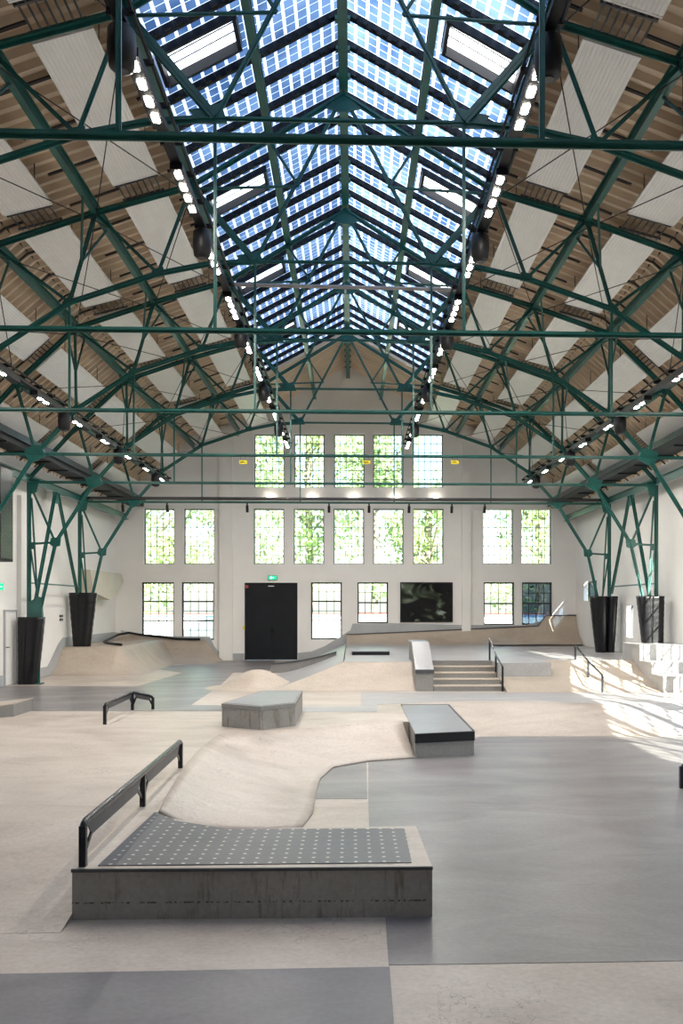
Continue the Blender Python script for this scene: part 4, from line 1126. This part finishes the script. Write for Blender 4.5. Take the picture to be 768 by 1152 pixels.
# quarter along the back wall: right part
mb = MB(); n = 14; rows = []
xs = [XL+.0+ (W-.02-XL)*j/30 for j in range(31)]
def ztop(x):
    a = wl(399, 714).x; b = wl(608, 704).x; 
    if x > b+.02: return 1.49
    return .86 + .28*max(0, min(1, (x-a)/(b-a)))
for i in range(n+1):
    t = i/n; rows.append([(x, 30.1+1.12*t, DZ+.002+(ztop(x)-DZ)*(1-math.sqrt(max(0, 1-t*t*.96)))/(1-math.sqrt(.04))) for x in xs])
mb.grid(rows); o = mb.build('quarter_pipe', M['warm'], smooth=True); tag(o, 'beige concrete quarter pipe along the back wall behind the deck', 'skate ramp')
mb = MB(); mb.tube([(x, 31.2, ztop(x)) for x in xs], .02, 6); tag(mb.build('coping_pipe', M['web']), 'dark coping along the top of the right quarter pipe', 'coping')

# quarter along the back wall: left part, lower deck and its bank
mb = MB(); rows = []; xa, xb = -W+.01, -4.15; xs = [xa+(xb-xa)*j/30 for j in range(31)]
def ztl(x):
    t = (x-xa)/(xb-xa); v = .93-.25*min(1, t/.6)
    if t > .84: v *= max(.01, 1-((t-.84)/.16)**.8)
    return v
for i in range(n+1):
    t = i/n; rows.append([(x, 29.3+1.95*t, .003+ztl(x)*(1-math.sqrt(max(0, 1-t*t*.9)))/(1-math.sqrt(.1))) for x in xs])
mb.grid(rows); o = mb.build('quarter_pipe', M['warm'], smooth=True); tag(o, 'beige concrete quarter pipe below the two lower left windows', 'skate ramp')
X0, X1d, X1 = -W+.01, -6.15, -5.35
prf = []
rows = []
nn = 12
def hz(x, y):
    fx = 1 if x < X1d else max(0, 1-(x-X1d)/(X1-X1d)); fy = max(0, min(1, (y-24.5)/1.05))
    return .69*(fx**1.7)*(fy**1.5)
xs = [X0+(X1-X0)*(j/26) for j in range(27)]; ys = [24.5+(31.25-24.5)*((i/34)**1.6) for i in range(35)]
mb = MB(); mb.grid([[(x, y, .004+hz(x, y)) for x in xs] for y in ys])
o = mb.build('corner_ramp', M['warm'], smooth=True); tag(o, 'beige concrete ramp with a flat deck in the far left corner', 'skate ramp')
cp = [(x, 31.17, ztl(x)+.03) for x in (-4.9, -5.3, -5.7, -6.1, -6.5, -6.9)] + [(-7.2, 31.0, .93), (-7.42, 30.6, .88), (-7.5, 30.0, .80), (-7.47, 29.2, .735), (-7.3, 28.3, .735), (-7.0, 27.5, .735), (-6.6, 26.7, .735), (-6.25, 26.1, .735)]
mb = MB(); mb.tube(cp, .035, 8); tag(mb.build('coping_pipe', M['dark'], smooth=True), 'dark curved coping looping over the left corner ramp', 'coping')

# ---------------------------------------------------------------- outdoors
mb = MB(); mb.box(-60, 60, YB+.35, 110, -.5, -.15); struct(mb.build('ground', M['grass']))
mb = MB(); mb.box(8.05, 60, -40, YB+.35, -.5, -.15); struct(mb.build('ground', M['pale_paving']))  # light paving beside the hall, made pale to bounce sunlight up onto the roof
def tree(x, y, h, r, label, mat, seed):
    rnd = random.Random(seed); root = empty('tree', (x, y, -.15))
    mb = MB(); mb.tube([(0, 0, 0), (.1, .05, h*.3), (-.1, .1, h*.55), (.05, 0, h*.85)], .22, 8)
    for k in range(6):
        a = rnd.uniform(0, 6.28); z = h*rnd.uniform(.35, .7); mb.tube([(0, 0, z), (math.cos(a)*r*.4, math.sin(a)*r*.4, z+h*.12), (math.cos(a)*r*.75, math.sin(a)*r*.75, z+h*.2)], .07, 6)
    mb.build('trunk', M['bark'], root)
    mb = MB(); blobs = []
    for k in range(20):
        a = rnd.uniform(0, 6.28); q = rnd.uniform(0, 1)**.5*r*.75; z = h*rnd.uniform(.14, .92)
        blobs.append((math.cos(a)*q, math.sin(a)*q, z, rnd.uniform(.28, .5)*r))
    for k in range(3600):
        b = rnd.choice(blobs); v = Vector((rnd.gauss(0, 1), rnd.gauss(0, 1), rnd.gauss(0, 1))).normalized()*b[3]*rnd.uniform(.6, 1.05)
        p = Vector(b[:3])+v; s = rnd.uniform(.12, .24)
        u = Vector((rnd.gauss(0, 1), rnd.gauss(0, 1), rnd.gauss(0, 1))).normalized(); w_ = u.orthogonal().normalized()
        mb.add([p-u*s, p-w_*s*.5, p+u*s, p+w_*s*.5], [(0, 1, 2, 3)])
    me = mb.build('foliage', mat, root)
    tag(root, label, 'tree', 'trees outside the back windows')
tree(-6.5, 55, 15, 4.2, 'leafy green tree outside, behind the upper left windows', M['leaf'], 1)
tree(-2.6, 60, 17, 4.2, 'yellow-green tree outside, left of the middle windows', M['leaf2'], 2)
tree(1.4, 54, 14, 3.2, 'green tree outside, seen in the centre windows', M['leaf'], 3)
tree(4.9, 57, 10.5, 3.2, 'lower yellow-green tree outside, right of the centre windows', M['leaf2'], 4)
tree(-12.5, 56, 12, 3.8, 'leafy tree outside the far left pair of windows', M['leaf2'], 5)
tree(12.3, 60, 11.5, 4.0, 'leafy tree outside the right pair of windows', M['leaf2'], 6)
root = empty('banner_fence', (0, 49, -.15))
mb = MB(); mb.box(-16, 16, 0, .08, .1, 1.5); mb.build('panel', M['panelwhite'], root)
mb = MB(); mb.box(-16, 16, -.01, .09, 1.5, 1.58); mb.build('red_rail', M['red'], root)
mb = MB(); mb.box(-16, 16, -.02, .10, 1.38, 1.48); mb.build('blue_strip', M['bluepanel'], root)
tag(root, 'pale fence with a red top rail outside the lower windows', 'fence')
